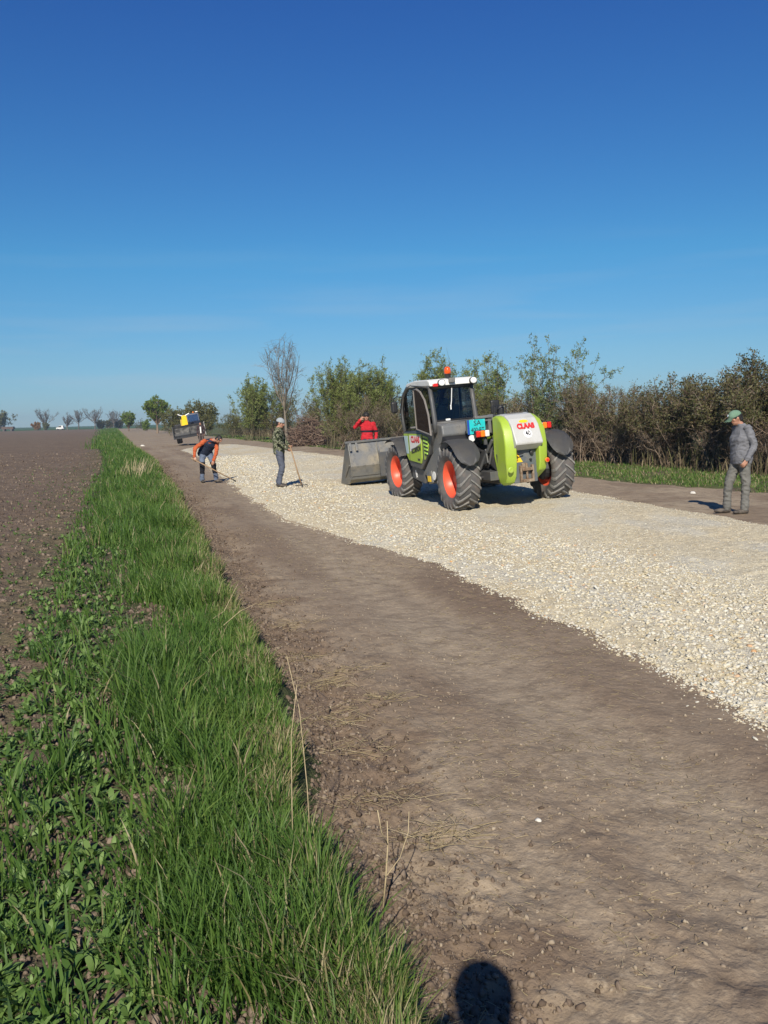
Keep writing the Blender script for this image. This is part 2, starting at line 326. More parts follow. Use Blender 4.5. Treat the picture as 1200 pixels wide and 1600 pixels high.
def blades(name, u, v, L, Wd, lean, az, rndv, material, label, cat, droop=.6, zoff=0, flat=None, parent=None, kind='stuff', xy=None):
    n = len(L)
    if xy is None: x, y, z = place(u, v)
    else: x, y, z = xy
    z = z + zoff - .01
    dx, dy = np.cos(az), np.sin(az)
    ts = np.array([0, .35, .7, 1.0]); wd = np.array([.75, 1, .7, 0])
    ln = lean[:, None] * (ts ** 1.0)[None] + (droop * lean)[:, None] * (ts ** 2.4)[None] if np.ndim(droop) else lean[:, None] * (ts[None] * .6 + droop * ts[None] ** 2.5)
    hh = ts[None] * np.sqrt(np.clip(1 - (ln / 1.6) ** 2 * .8, .12, 1))
    cx = x[:, None] + L[:, None] * ln * dx[:, None]; cy = y[:, None] + L[:, None] * ln * dy[:, None]; cz = z[:, None] + L[:, None] * hh
    wa = az + rng.uniform(.6, 2.5, n); wx, wy = np.cos(wa), np.sin(wa)
    V = np.zeros((n, 7, 3))
    for k in range(3):
        w_ = Wd * wd[k] * .5
        V[:, 2 * k] = np.stack([cx[:, k] - wx * w_, cy[:, k] - wy * w_, cz[:, k]], 1)
        V[:, 2 * k + 1] = np.stack([cx[:, k] + wx * w_, cy[:, k] + wy * w_, cz[:, k]], 1)
    V[:, 6] = np.stack([cx[:, 3], cy[:, 3], cz[:, 3]], 1)
    b = (np.arange(n) * 7)[:, None]
    q = np.concatenate([b + np.array([[0, 1, 3, 2]]), b + np.array([[2, 3, 5, 4]])]); t = b + np.array([[4, 5, 6]])
    o = npmesh(name, V.reshape(-1, 3), [q, t], material, parent=parent, rnd=np.concatenate([rndv, rndv, rndv]))
    return setup(o, label, cat, kind=kind)
M_grass = leafmat('grass_blades', [(0, (.045, .095, .022)), (.35, (.080, .165, .030)), (.7, (.130, .225, .042)), (.9, (.215, .285, .070)), (.95, (.34, .29, .14)), (1, (.46, .39, .23))], .42)
M_dry = leafmat('dry_grass', [(0, (.30, .23, .12)), (.5, (.42, .34, .19)), (1, (.55, .46, .29))], .1, .7)
def tufts(n, per, v0, v1, k, ufun, spread):
    tv = vsample(n, v0, v1, k); tu = ufun(tv)
    vv = np.repeat(tv, per) + rng.normal(0, 1, n * per) * np.repeat(spread(tv), per)
    uu = np.repeat(tu, per) + rng.normal(0, 1, n * per) * np.repeat(spread(tv), per)
    tr = np.repeat(rng.uniform(0, 1, n), per); return uu, vv, tr
def grass(name, n, per, v0, v1, k, ufun, L0, L1, w0, label, sprd=.035, drymix=.06):
    u, v, tr = tufts(n, per, v0, v1, k, ufun, lambda q: sprd * (1 + q / 25))
    v = np.maximum(v, 1.2); N_ = len(u)
    lim = B1(v) - .11 + .05 * smooth((v - 6) / 10); u = np.where(u > lim, lim - rng.uniform(0, .1, N_), u)
    edge = smooth((B1(v) - u) / .5)
    hgt = (L0 + (L1 - L0) * rng.uniform(0, 1, N_)) * (.6 + .65 * tr) * (.55 + .5 * edge) * (.72 + .55 * smooth(fbm(u, v, .7, 2, 77) * 2 + .5))
    rr = np.clip(tr * .40 + rng.uniform(0, .42, N_) + .35 * (1 - edge) * rng.uniform(0, 1, N_) + .22 * fbm(u, v, .45, 2, 79) + .03, 0, .93)
    dm = drymix * (1 + 4.5 * (1 - edge)) * (.5 + 1.6 * smooth(fbm(u, v, .35, 2, 83) * 3)); rr = np.where(rng.uniform(0, 1, N_) < dm, rng.uniform(.94, 1, N_), rr)
    blades(name, u, v, hgt, w0 * (1 + v / 14) * rng.uniform(.6, 1.3, N_), np.abs(rng.normal(.35, .22, N_)) + .05, rng.uniform(0, 2 * math.pi, N_) * .8 + .9 * rng.integers(0, 2, N_), rr, M_grass, label, 'grass', droop=.7)
gr_u = lambda v: B1(v) + .04 - np.minimum(rng.uniform(0, 1, len(v)) ** 1.35 * (B1(v) - B0(v)) * (.46 + .40 * vnoise(v * 1.9, v * 0 + 4, 71) + .3 * rng.normal(0, .35, len(v)) ** 2), 2.2)
grass('grass_verge', 6900, 12, 1.7, 14, .7, gr_u, .10, .27, .0056, 'tall green grass growing thickly on the bank beside the track')
grass('far_grass_verge', 7500, 9, 12, 70, .9, lambda v: B0(v) + .25 + (B1(v) - B0(v) - .25) * (rng.uniform(0, 1, len(v)) ** .65) + .03, .13, .30, .006, 'green grass on the bank further down the track', sprd=.06)
grass('distant_grass_verge', 4500, 6, 65, 420, .9, lambda v: B0(v) + (B1(v) - B0(v)) * rng.uniform(0, 1, len(v)), .2, .42, .006, 'green grass on the most distant stretch of the bank', sprd=.12)
# sparse wheat-like tufts on the left side of the bank
def sparse_u(v): return B0(v) - .06 + np.abs(rng.normal(0, .42, len(v))) * (B1(v) - B0(v)) * .75
grass('sparse_grass', 620, 8, 1.7, 30, .8, sparse_u, .06, .18, .0085, 'scattered tufts of broad bladed grass between bank and field', sprd=.03, drymix=.01)
# right-hand verge
def rv_u(v): return B4(v) + .1 + rng.uniform(0, 1, len(v)) ** .9 * 4.6
u, v, tr = tufts(11000, 6, 14, 120, .9, rv_u, lambda q: .05 * (1 + q / 30)); k = (fbm(u, v, 1.2, 3, 19) < .16) | (rng.uniform(0, 1, len(u)) < .3); u, v, tr = u[k], v[k], tr[k]
N_ = len(u); rr = np.where(rng.uniform(0, 1, N_) < .25, rng.uniform(.93, 1, N_), tr * .4 + rng.uniform(.2, .5, N_))
blades('roadside_grass', u, v, rng.uniform(.04, .12, N_) * (.7 + .6 * tr), .010 * (1 + v / 25), np.abs(rng.normal(.5, .3, N_)), rng.uniform(0, 6.28, N_), rr, M_grass, 'short green grass in front of the hedge', 'grass')
# broad-leaved weeds
M_weed = leafmat('weed_leaves', [(0, (.080, .155, .036)), (.5, (.135, .225, .055)), (1, (.20, .30, .09))], .25)
def leafquads(P, D, Up, L, Wd):
    """leaf = 3 quads along D, width across; returns verts (n,8,3)"""
    S = np.cross(D, Up); S /= np.linalg.norm(S, axis=1)[:, None] + 1e-9
    V = []
    for t_, w_, h_ in ((0, .15, 0), (.35, .9, .12), (.72, .95, .10), (1.0, .12, -.08)):
        c_ = P + D * (L * t_)[:, None] + Up * (L * h_)[:, None]
        V += [c_ - S * (Wd * w_ * .5)[:, None], c_ + S * (Wd * w_ * .5)[:, None]]
    return np.stack(V, 1)
def weeds(name, n, v0, v1, k, ufun, size, label, per=9):
    v = vsample(n, v0, v1, k); u = ufun(v); x, y, z = place(u, v); s = size * rng.uniform(.5, 1.25, n)
    m = n * per; az = rng.uniform(0, 6.28, m); el = rng.uniform(.15, 1.15, m)
    D = np.stack([np.cos(az) * np.cos(el), np.sin(az) * np.cos(el), np.sin(el)], 1)
    Up = np.stack([-np.cos(az) * np.sin(el), -np.sin(az) * np.sin(el), np.cos(el)], 1)
    P = np.repeat(np.stack([x, y, z], 1), per, 0); L = np.repeat(s, per) * rng.uniform(.6, 1.2, m)
    V = leafquads(P + D * (L * .15)[:, None], D, Up, L, L * rng.uniform(.26, .42, m)); b = (np.arange(m) * 8)[:, None]
    q = np.concatenate([b + np.array([[0, 1, 3, 2]]), b + np.array([[2, 3, 5, 4]]), b + np.array([[4, 5, 7, 6]])])
    r = rng.uniform(0, 1, m); o = npmesh(name, V.reshape(-1, 3), [q], M_weed, rnd=np.concatenate([r, r, r]), sm=True); setup(o, label, 'weeds', kind='stuff')
def wu(v):
    t_ = B0(v) + .22 + rng.normal(0, .25, len(v)); return np.clip(t_, B0(v) - .22, B1(v) - .5)
weeds('broadleaf_weeds', 1350, 1.9, 14, .8, wu, .056, 'broad leaved green weeds growing from the soil left of the grass', per=11)
weeds('seedling_weeds', 700, 3, 40, .9, lambda v: B0(v) - np.abs(rng.normal(0, .55, len(v))) * (1 + v / 14), .05, 'small green weeds scattered over the edge of the ploughed field', per=7)
# straw and rootlets
def straws(name, u, v, L, label, rad=.0013, flatz=.006):
    n = len(u); x, y, z = place(u, v); a = rng.uniform(0, 3.14, n); pts = []
    bend = rng.normal(0, .09, n); V = np.zeros((n, 4, 3, 3))
    px_, py_, pz = x.copy(), y.copy(), z + rad + rng.uniform(0, .004, n)
    for k in range(4):
        aa = a + bend * (k - 1.5)
        for j in range(3):
            th = j * 2.094; V[:, k, j, 0] = px_ - np.sin(aa) * math.cos(th) * rad * (1.3 - .25 * k); V[:, k, j, 1] = py_ + np.cos(aa) * math.cos(th) * rad * (1.3 - .25 * k); V[:, k, j, 2] = pz + math.sin(th) * rad
        px_ = px_ + np.cos(aa) * L / 3; py_ = py_ + np.sin(aa) * L / 3; pz = pz + rng.uniform(-.3, 1, n) * flatz * .5 * (1 if k < 2 else -.6)
    b = (np.arange(n) * 12)[:, None]; F_ = []
    for k in range(3):
        for j in range(3): F_.append(b + np.array([[k * 3 + j, k * 3 + (j + 1) % 3, k * 3 + 3 + (j + 1) % 3, k * 3 + 3 + j]]))
    r = rng.uniform(0, 1, n); o = npmesh(name, V.reshape(-1, 3), [np.concatenate(F_)], M_dry, rnd=np.tile(r, 9)); return setup(o, label, 'straw', kind='stuff')
n = 9000; v = vsample(n, 2.2, 30, 1.0); u = B1(v) + (B2(v) - B1(v)) * rng.uniform(0, 1, n) ** 1.1
k = fbm(u, v * .6, .8, 3, 101) + rng.normal(0, .12, n) > .04; u, v = u[k], v[k]
straws('straw_litter', u, v, rng.uniform(.012, .055, len(u)), 'short bits of straw and rootlets strewn over the dirt track')
cv = np.array([4.4, 4.9, 5.6, 6.3, 7.4, 8.3, 3.3, 3.7, 5.1, 5.8]); cu = B1(cv) + np.array([.25, .3, .22, .2, .3, .35, .45, .3, .5, .4])
i = rng.integers(0, len(cv), 700); v = cv[i] + rng.normal(0, .07, 700); u = cu[i] + rng.normal(0, .12, 700)
straws('straw_wisps', u, v, rng.uniform(.06, .2, 700), 'wisps of pale straw lying along the foot of the grass bank', rad=.0013, flatz=.02)

# dry undergrowth below the hedge
n = 16000; v = vsample(n, 15, 130, .8); u = B4(v) + 3.9 + rng.uniform(0, 1, n) * 3.6
M_under = mat('dry_undergrowth', rough=.9, spec=.1, rndramp=[(0, (.070, .052, .036)), (.6, (.15, .115, .075)), (.85, (.10, .11, .04)), (1, (.26, .21, .14))])
blades('undergrowth', u, v, rng.uniform(.2, 1.0, n) * (.5 + .5 * smooth((u - B4(v) - 3.3) / 1.2)), .020 * (1 + v / 60), np.abs(rng.normal(.4, .25, n)), rng.uniform(0, 6.28, n), rng.uniform(0, 1, n), M_under, 'brown tangled undergrowth along the foot of the hedge', 'undergrowth')
# ---------------------------------------------------------------- machine building helpers
def bmobj(name, bm, m, parent=None, bevel=0, seg=2, sm=False, loc=None, rot=None):
    me = bpy.data.meshes.new(name); bmesh.ops.recalc_face_normals(bm, faces=bm.faces); bm.to_mesh(me); bm.free()
    for k in (m if isinstance(m, (list, tuple)) else [m]): me.materials.append(k)
    if sm:
        for p in me.polygons: p.use_smooth = True
    o = bpy.data.objects.new(name, me); link(o, parent)
    if loc is not None: o.location = loc
    if rot is not None: o.rotation_euler = rot
    if bevel:
        b = o.modifiers.new('bevel', 'BEVEL'); b.width = bevel; b.segments = seg; b.limit_method = 'ANGLE'; b.angle_limit = R(35)
    return o
def add_box(bm, c, s, rot=None):
    g_ = bmesh.ops.create_cube(bm, size=1.0)['verts']
    M_ = Matrix.Translation(c) @ (Euler(rot).to_matrix().to_4x4() if rot else Matrix()) @ Matrix.Diagonal((*s, 1))
    bmesh.ops.transform(bm, matrix=M_, verts=g_); return bm
def add_prism(bm, prof, y0, y1, axis='y'):
    """profile of (x,z) points, extruded along y (or (x,y) along z, (y,z) along x)"""
    def P(a, b, t): return (a, t, b) if axis == 'y' else ((a, b, t) if axis == 'z' else (t, a, b))
    A = [bm.verts.new(P(a, b, y0)) for a, b in prof]; B = [bm.verts.new(P(a, b, y1)) for a, b in prof]
    bm.faces.new(A); bm.faces.new(B[::-1]); n = len(prof)
    for i in range(n): bm.faces.new((A[i], B[i], B[(i + 1) % n], A[(i + 1) % n]))
    return bm
def add_tube(bm, pts, r, n=8, cap=True):
    pts = [Vector(p) for p in pts]; rings = []
    rr = r if isinstance(r, (list, tuple)) else [r] * len(pts); pu = None
    for i, p in enumerate(pts):
        d = (pts[min(i + 1, len(pts) - 1)] - pts[max(i - 1, 0)]).normalized()
        if pu is None: pu = d.orthogonal().normalized()
        u_ = (pu - d * pu.dot(d)).normalized(); pu = u_; w_ = d.cross(u_)
        rings.append([bm.verts.new(p + (u_ * math.cos(2 * math.pi * k / n) + w_ * math.sin(2 * math.pi * k / n)) * rr[i]) for k in range(n)])
    for a, b in zip(rings, rings[1:]):
        for k in range(n): bm.faces.new((a[k], a[(k + 1) % n], b[(k + 1) % n], b[k]))
    if cap: bm.faces.new(rings[0][::-1]); bm.faces.new(rings[-1])
    return bm
def add_lathe(bm, prof, axis='y', c=(0, 0, 0), n=32, close=False):
    """prof: (r, t) along the axis"""
    rings = []
    for r_, t_ in prof:
        ring = []
        for k in range(n):
            a = 2 * math.pi * k / n; p = {'y': (r_ * math.cos(a), t_, r_ * math.sin(a)), 'z': (r_ * math.cos(a), r_ * math.sin(a), t_), 'x': (t_, r_ * math.cos(a), r_ * math.sin(a))}[axis]
            ring.append(bm.verts.new(Vector(p) + Vector(c)))
        rings.append(ring)
    for a, b in (list(zip(rings, rings[1:])) + ([(rings[-1], rings[0])] if close else [])):
        for k in range(n): bm.faces.new((a[k], a[(k + 1) % n], b[(k + 1) % n], b[k]))
    if not close:
        bm.faces.new(rings[0]); bm.faces.new(rings[-1][::-1])
    return bm
def sheet(bm, grid, th):
    """thick sheet from a grid (list of rows of points)"""
    top = [[bm.verts.new(p) for p in row] for row in grid]
    fs = [bm.faces.new((top[i][j], top[i][j + 1], top[i + 1][j + 1], top[i + 1][j])) for i in range(len(grid) - 1) for j in range(len(grid[0]) - 1)]
    bmesh.ops.solidify(bm, geom=fs, thickness=th); return bm
def text(s, size, m, parent, origin, right, up, name='lettering', ext=.002, bold=0.0, shear=0, sx=1.0):
    cu = bpy.data.curves.new(name, 'FONT'); cu.body = s; cu.size = size; cu.extrude = ext; cu.offset = bold; cu.shear = shear
    cu.align_x = 'CENTER'; cu.align_y = 'CENTER'
    tmp = bpy.data.objects.new(name, cu); C.objects.link(tmp); dg = bpy.context.evaluated_depsgraph_get()
    me = bpy.data.meshes.new_from_object(tmp.evaluated_get(dg)); bpy.data.objects.remove(tmp); me.name = name
    r_ = Vector(right).normalized(); u_ = (Vector(up) - r_ * Vector(up).dot(r_)).normalized(); n_ = r_.cross(u_)
    M_ = Matrix((r_, u_, n_)).transposed().to_4x4(); M_.translation = origin
    me.transform(M_ @ Matrix.Diagonal((sx, 1, 1, 1))); me.materials.clear(); me.materials.append(m)
    o = bpy.data.objects.new(name, me); return link(o, parent)
def B(): return bmesh.new()
def glassmat(name, tint, refl=.9):
    m = bpy.data.materials.new(name); m.use_nodes = True; t = m.node_tree; N = t.nodes; L = t.links; N.remove(N['Principled BSDF'])
    tr = N.new('ShaderNodeBsdfTransparent'); tr.inputs[0].default_value = (*tint, 1); gl = N.new('ShaderNodeBsdfGlossy'); gl.inputs['Roughness'].default_value = .03; gl.inputs[0].default_value = (refl,) * 3 + (1,)
    fr = N.new('ShaderNodeFresnel'); fr.inputs[0].default_value = 1.6; mx = N.new('ShaderNodeMixShader'); L.new(fr.outputs[0], mx.inputs[0]); L.new(tr.outputs[0], mx.inputs[1]); L.new(gl.outputs[0], mx.inputs[2]); L.new(mx.outputs[0], N['Material Output'].inputs[0]); return m
dust = (.33, .28, .21)
K_tyre = mat('tyre_rubber', (.075, .075, .076), .8, noise=[(6, (.20, .155, .13), .42, .85), (30, (.10, .095, .085), .4, .9)], bump=(60, .2, .004))
K_tread = mat('tyre_tread', (.19, .185, .175), .85, noise=[(7, (.27, .25, .22), .4, .8), (40, (.12, .118, .11), .5, .8)], bump=(60, .3, .004))
K_rim = mat('orange_rim', (.74, .10, .045), .42, noise=(9, (.40, .10, .05), .55, .95))
K_green = mat('bright_green_paint', (.335, .47, .045), .48, coat=.03, noise=[(4, (.34, .42, .10), .48, .85), (26, (.38, .42, .16), .60, .85)])
K_white = mat('white_paint', (.72, .72, .68), .4, noise=(6, (.52, .49, .41), .55, .95))
K_dark = mat('dark_grey_paint', (.075, .078, .082), .5, noise=[(5, (.14, .125, .10), .45, .9), (30, (.09, .085, .075), .5, .8)], bump=(40, .08, .004))
K_fend = mat('grey_plastic', (.115, .117, .122), .6, noise=[(4, (.17, .155, .13), .42, .85), (40, (.12, .11, .10), .5, .85)])
K_grey = mat('grey_body', (.14, .145, .145), .5, noise=[(4, (.22, .20, .165), .42, .85), (30, (.10, .10, .10), .5, .8)], bump=(40, .06, .003))
K_black = mat('black_plastic', (.018, .018, .02), .5, noise=(10, (.05, .046, .04), .5, .9))
K_steel = mat('worn_steel', (.21, .21, .20), .45, .55, noise=[(2.2, (.36, .31, .22), .45, .72), (12, (.12, .12, .12), .5, .85)], bump=(30, .1, .004))
K_rust = mat('rusty_iron', (.16, .10, .06), .85, noise=(14, (.30, .24, .17), .4, .7), bump=(60, .3, .004))
K_red = mat('red_lens', (.65, .02, .015), .15, coat=.6); K_amber = mat('amber_lens', (.85, .22, .02), .15, coat=.6); K_clear = mat('clear_lens', (.80, .80, .78), .12, coat=.6)
K_text = mat('red_print', (.55, .02, .02), .5); K_ink = mat('black_print', (.02, .02, .02), .5); K_lime = mat('lime_print', (.45, .72, .12), .5); K_yel = mat('yellow_print', (.85, .55, .02), .5)
K_cyan = mat('cyan_plate', (.02, .52, .52), .4, noise=(12, (.10, .60, .60), .5, .8)); K_blue = mat('blue_strip', (.02, .06, .35), .4)
K_chrome = mat('bright_rod', (.6, .6, .6), .2, 1.0); K_seat = mat('seat_fabric', (.03, .032, .036), .9)
K_glass = glassmat('tinted_glass', (.42, .52, .54)); K_glass2 = glassmat('smoked_glass', (.20, .24, .24))
K_paleb = mat('pale_blue_decal', (.42, .55, .56), .4)
# ---------------------------------------------------------------- the telehandler
MX, MY = 2.31, 16.7
HEAD = math.atan2(.95, -.31)
tele = thing('telehandler', 'green white and grey wheeled loader with orange rims standing on the gravel, seen from behind', 'telehandler', (MX, MY, .06))
tele.matrix_world = Matrix.Translation((MX, MY, 0.075)) @ Matrix.Rotation(HEAD, 4, 'Z') @ Matrix.Rotation(R(-3.9), 4, 'X')
def tyre_bm(Rt, W, nl=20, Ri=.33, lug=.032):
    h = W / 2; bm = B(); r0 = Rt - lug
    prof = [(Ri, -h * .62), (Ri + .03, -h * .80), (Ri + .10, -h * .98), (r0 - .09, -h * 1.0), (r0 - .03, -h * .94), (r0, -h * .78), (r0 + .006, -h * .4), (r0 + .008, 0), (r0 + .006, h * .4), (r0, h * .78), (r0 - .03, h * .94), (r0 - .09, h * 1.0), (Ri + .10, h * .98), (Ri + .03, h * .80), (Ri, h * .62)]
    add_lathe(bm, prof, n=56, close=True)
    nf = len(bm.faces); bm.faces.ensure_lookup_table()
    for side in (-1, 1):
        for k in range(nl):
            a0 = 2 * math.pi * (k + (.5 if side > 0 else 0)) / nl; st = []
            for q, (yy, da, rt, wd) in enumerate([(-.012, 0, Rt, .036), (.28, .085, Rt, .036), (.62, .20, Rt - .004, .042), (.93, .315, Rt - .02, .055), (1.0, .345, Rt - .085, .058)]):
                a = a0 + da; y = side * yy * h; aw = wd / Rt
                rb = r0 - .01 if q < 4 else r0 - .12
                st.append([bm.verts.new((rr * math.cos(a + s_ * aw / 2), y, rr * math.sin(a + s_ * aw / 2))) for rr, s_ in ((rb, -1.15), (rt, -.85), (rt, .85), (rb, 1.15))])
            for A_, B_ in zip(st, st[1:]):
                for j in range(4): bm.faces.new((A_[j], A_[(j + 1) % 4], B_[(j + 1) % 4], B_[j]))
            bm.faces.new(st[0][::-1]); bm.faces.new(st[-1])
    return bm, nf
def wheel(parent, x, y, Rt, W, side, steer=0, rimm=None, Ri=.33):
    """side=+1: outer face to +y"""
    rimm = rimm or K_rim; k = Ri / .33
    bm = B(); h = W / 2
    add_lathe(bm, [(Ri + .005, -h * .64), (Ri + .03, -h * .66), (Ri - .01, -h * .5), (Ri - .035, -h * .2), (Ri - .04, h * .1), (Ri - .01, h * .52), (Ri + .028, h * .68), (Ri + .012, h * .72), (Ri - .028, h * .56), (Ri - .055, h * .12), (Ri - .065, -h * .05), (Ri * .60, -h * .12), (Ri * .50, -h * .02), (Ri * .30, h * .0), (Ri * .28, -h * .25), (Ri * .5, -h * .4), (Ri - .05, -h * .35)], n=40, close=True)
    if side < 0: bmesh.ops.scale(bm, vec=(1, -1, 1), verts=bm.verts)
    o = bmobj('wheel', bm, rimm, parent, sm=True, loc=(x, y, Rt - .01), rot=(0, random.uniform(0, 1), steer))
    o.modifiers.new('e', 'EDGE_SPLIT').split_angle = R(40)
    bm, nf = tyre_bm(Rt, W, Ri=Ri); t_ = bmobj('tyre', bm, [K_tyre, K_tread], o, sm=False)
    for i, p in enumerate(t_.data.polygons):
        if i >= nf: p.material_index = 1
        else: p.use_smooth = True
    bm = B(); add_lathe(bm, [(.001, h * .32), (Ri * .22, h * .30), (Ri * .26, h * .22), (Ri * .30, -h * .0), (Ri * .3, -h * .2), (.001, -h * .2)], n=20)
    for q in range(10):
        a = q * math.pi / 5; add_lathe(bm, [(.012, -h * .05), (.012, h * .07), (.001, h * .08)], c=(Ri * .42 * math.cos(a), 0, Ri * .42 * math.sin(a)), n=6)
    if side < 0: bmesh.ops.scale(bm, vec=(1, -1, 1), verts=bm.verts)
    bmobj('hub', bm, rimm, o); return o
RT = .595
for x_, s_ in ((0, 1), (0, -1), (3.0, 1), (3.0, -1)): wheel(tele, x_, s_ * .95, RT, .44, s_, steer=(R(3) if x_ else 0))
# chassis
bm = B(); add_prism(bm, [(-.72, .62), (-.72, 1.02), (-.2, 1.15), (3.3, 1.02), (3.55, .8), (3.4, .45), (-.3, .42)], -.30, -.24); add_prism(bm, [(-.72, .62), (-.72, 1.02), (-.2, 1.15), (3.3, 1.02), (3.55, .8), (3.4, .45), (-.3, .42)], .24, .30)
add_box(bm, (1.5, 0, .5), (3.6, .5, .06)); add_box(bm, (-.25, .42, .60), (.5, .22, .16)); add_box(bm, (-.40, .36, .86), (.30, .03, .30), (0, R(-25), 0)); add_box(bm, (-.15, .48, .92), (.34, .03, .26), (0, R(15), 0)); add_tube(bm, [(-.45, .42, 1.25), (-.2, .50, .9), (-.1, .55, .7)], .03, 8); add_tube(bm, [(-.35, .34, 1.3), (-.25, .42, .8)], .022, 8)
bmobj('chassis', bm, K_dark, tele, bevel=.012)
for x_ in (0, 3.0):
    bm = B()
    add_tube(bm, [(x_, -.80, RT), (x_, -.45, RT), (x_, -.2, RT), (x_, .2, RT), (x_, .45, RT), (x_, .80, RT)], [.10, .11, .17, .17, .11, .10], 12)
    add_tube(bm, [(x_ - .16, -.62, RT - .03), (x_ - .16, .62, RT - .03)], .035, 8)
    for s_ in (-1, 1): add_lathe(bm, [(.21, s_ * .74), (.23, s_ * .80), (.23, s_ * .86)], c=(x_, 0, RT), n=16)
    bmobj('axle', bm, K_black, tele)
# rear cover: two green pods, a white hood between them
pod = [(-.10, 1.74), (-.42, 1.77), (-.66, 1.74), (-.84, 1.64), (-.95, 1.45), (-1.0, 1.15), (-.98, .85), (-.93, .60), (-.84, .47), (-.66, .42), (-.45, .46), (-.30, .60), (-.22, .95)]
podr = [(-.10, 1.74), (-.42, 1.77), (-.66, 1.74), (-.84, 1.64), (-.95, 1.45), (-1.0, 1.15), (-.99, .80), (-.95, .66), (-.55, .46), (-.35, .60), (-.25, .95)]
for s_, pr in ((1, pod), (-1, podr)):
    pr = [(x if x < -.7 else -.7 + (x + .7) * .55, z if z < 1.0 else 1.0 + (z - 1.0) * .87) for x, z in pr]
    bm = B(); w0, w1 = (.215, .415); add_prism(bm, pr, s_ * w0, s_ * w1)
    for v_ in bm.verts:      # lower ends lean inwards, top outside rounds over
        if abs(v_.co.y) > .4: v_.co.y -= s_ * (.10 * max(0, (v_.co.z - 1.45) / .3) ** 1.5 + .05 * max(0, (.9 - v_.co.z) / .4)); v_.co.x += .06 * (1 if v_.co.x < -.5 else 0)
    o = bmobj('green_cover', bm, K_green, tele, bevel=.028, seg=4, sm=True)
    if s_ > 0: bm = B(); add_lathe(bm, [(.05, 0), (.055, .012), (.04, .02), (.001, .018)], 'x', (0, 0, 0), 16); bmesh.ops.rotate(bm, matrix=Matrix.Rotation(math.pi, 3, 'Z'), verts=bm.verts); bmobj('round_cap', bm, K_green, o, loc=(-.975, .35, .72))
    else:
        bm = B(); add_lathe(bm, [(.042, 0), (.042, -.02), (.03, -.03), (.001, -.03)], 'x', n=20); bmobj('reflector', bm, K_amber, o, loc=(-.985, -.36, .83))
        bm = B(); add_lathe(bm, [(.028, 0), (.026, -.004), (.001, -.006)], 'x', n=20); bmobj('red_lens', bm, K_red, o, loc=(-1.014, -.36, .83))
zq = lambda z: 1.0 + (z - 1.0) * .87
bm = B(); add_prism(bm, [(-.30, zq(1.765)), (-.50, zq(1.79)), (-.68, zq(1.765)), (-.82, zq(1.685)), (-.93, zq(1.56)), (-1.08, zq(1.20)), (-1.07, zq(1.17)), (-.92, zq(1.05)), (-.6, zq(1.10)), (-.35, zq(1.4))], -.265, .265)
hood = bmobj('rear_hood', bm, mat('hood_white', (.50, .50, .475), .4, noise=(4, (.38, .36, .31), .5, .95)), tele, bevel=.018, seg=3)
pd = Vector((-1.08 + .93, 0, zq(1.20) - zq(1.56))).normalized(); nrm = Vector((pd.z, 0, -pd.x)).normalized()
def hp(t_, y, off=.006): p = Vector((-.93, y, zq(1.56))) + pd * t_ + nrm * off; return p
text('CLAAS', .13, K_text, hood, hp(.035, -.005, .003), (0, -1, 0), -pd, bold=.010, sx=.85)
bm = B(); add_lathe(bm, [(.078, 0), (.078, .004), (.001, .004)], 'z', n=28); o = bmobj('speed_disc', bm, mat('white_sticker', (.88, .88, .88), .4), hood)
o.matrix_local = Matrix.Translation(hp(.175, -.01, .0)) @ nrm.to_track_quat('Z', 'Y').to_matrix().to_4x4()
text('40', .13, K_ink, hood, hp(.175, -.01, .007), (0, -1, 0), -pd, bold=.002, sx=.75)
d2 = Vector((-.11, 0, -.125 * .87)).normalized(); n2 = Vector((d2.z, 0, -d2.x))
bm = B(); add_lathe(bm, [(.042, 0), (.042, .003), (.001, .003)], 'z', n=24); bmesh.ops.scale(bm, vec=(.85, 2.1, 1), verts=bm.verts); o = bmobj('yellow_sticker', bm, K_yel, hood)
o.matrix_local = Matrix.Translation(Vector((-.875, .0, zq(1.6225))) + n2 * .002) @ Matrix(((-d2.x, 0, n2.x, 0), (0, 1, 0, 0), (-d2.z, 0, n2.z, 0), (0, 0, 0, 1)))
# back plate with hitch
bm = B(); add_box(bm, (-.80, 0, .77), (.10, .46, .62)); bp_ = bmobj('back_plate', bm, mat('slate_plate', (.10, .115, .125), .5, noise=(8, (.2, .18, .15), .5, .9)), tele, bevel=.01)
bm = B(); add_box(bm, (-.875, .11, .62), (.07, .04, .30)); add_box(bm, (-.875, -.12, .62), (.07, .04, .30)); add_box(bm, (-.90, 0, .70), (.10, .20, .05)); add_box(bm, (-.90, 0, .50), (.12, .22, .05)); add_tube(bm, [(-.90, 0, .45), (-.90, 0, .80)], .022, 8); add_box(bm, (-.86, .03, .76), (.03, .10, .10))
bmobj('hitch', bm, K_rust, bp_, bevel=.008)
bm = B(); add_prism(bm, [(.10, -.01), (-.10, -.01), (0, .165)], -.856, -.851, 'x'); o = bmobj('warning_triangle', bm, K_yel, bp_); o.location = (0, .15, .84)
text('!', .12, K_ink, o, (-.858, 0, .05), (0, -1, 0), (0, 0, 1), bold=.003)
bm = B(); add_lathe(bm, [(.035, 0), (.035, -.05), (.022, -.06), (.001, -.06)], 'x', (-.85, -.12, .98), 14); bmobj('coupling', bm, K_black, bp_); bmobj('socket', add_lathe(B(), [(.02, 0), (.02, -.04), (.001, -.04)], 'x', (-.85, -.10, .86), 12), K_black, bp_); bmobj('hose', add_tube(B(), [(-.86, .2, 1.0), (-.93, .16, .97), (-.92, .06, .99)], .012, 6), K_black, bp_)
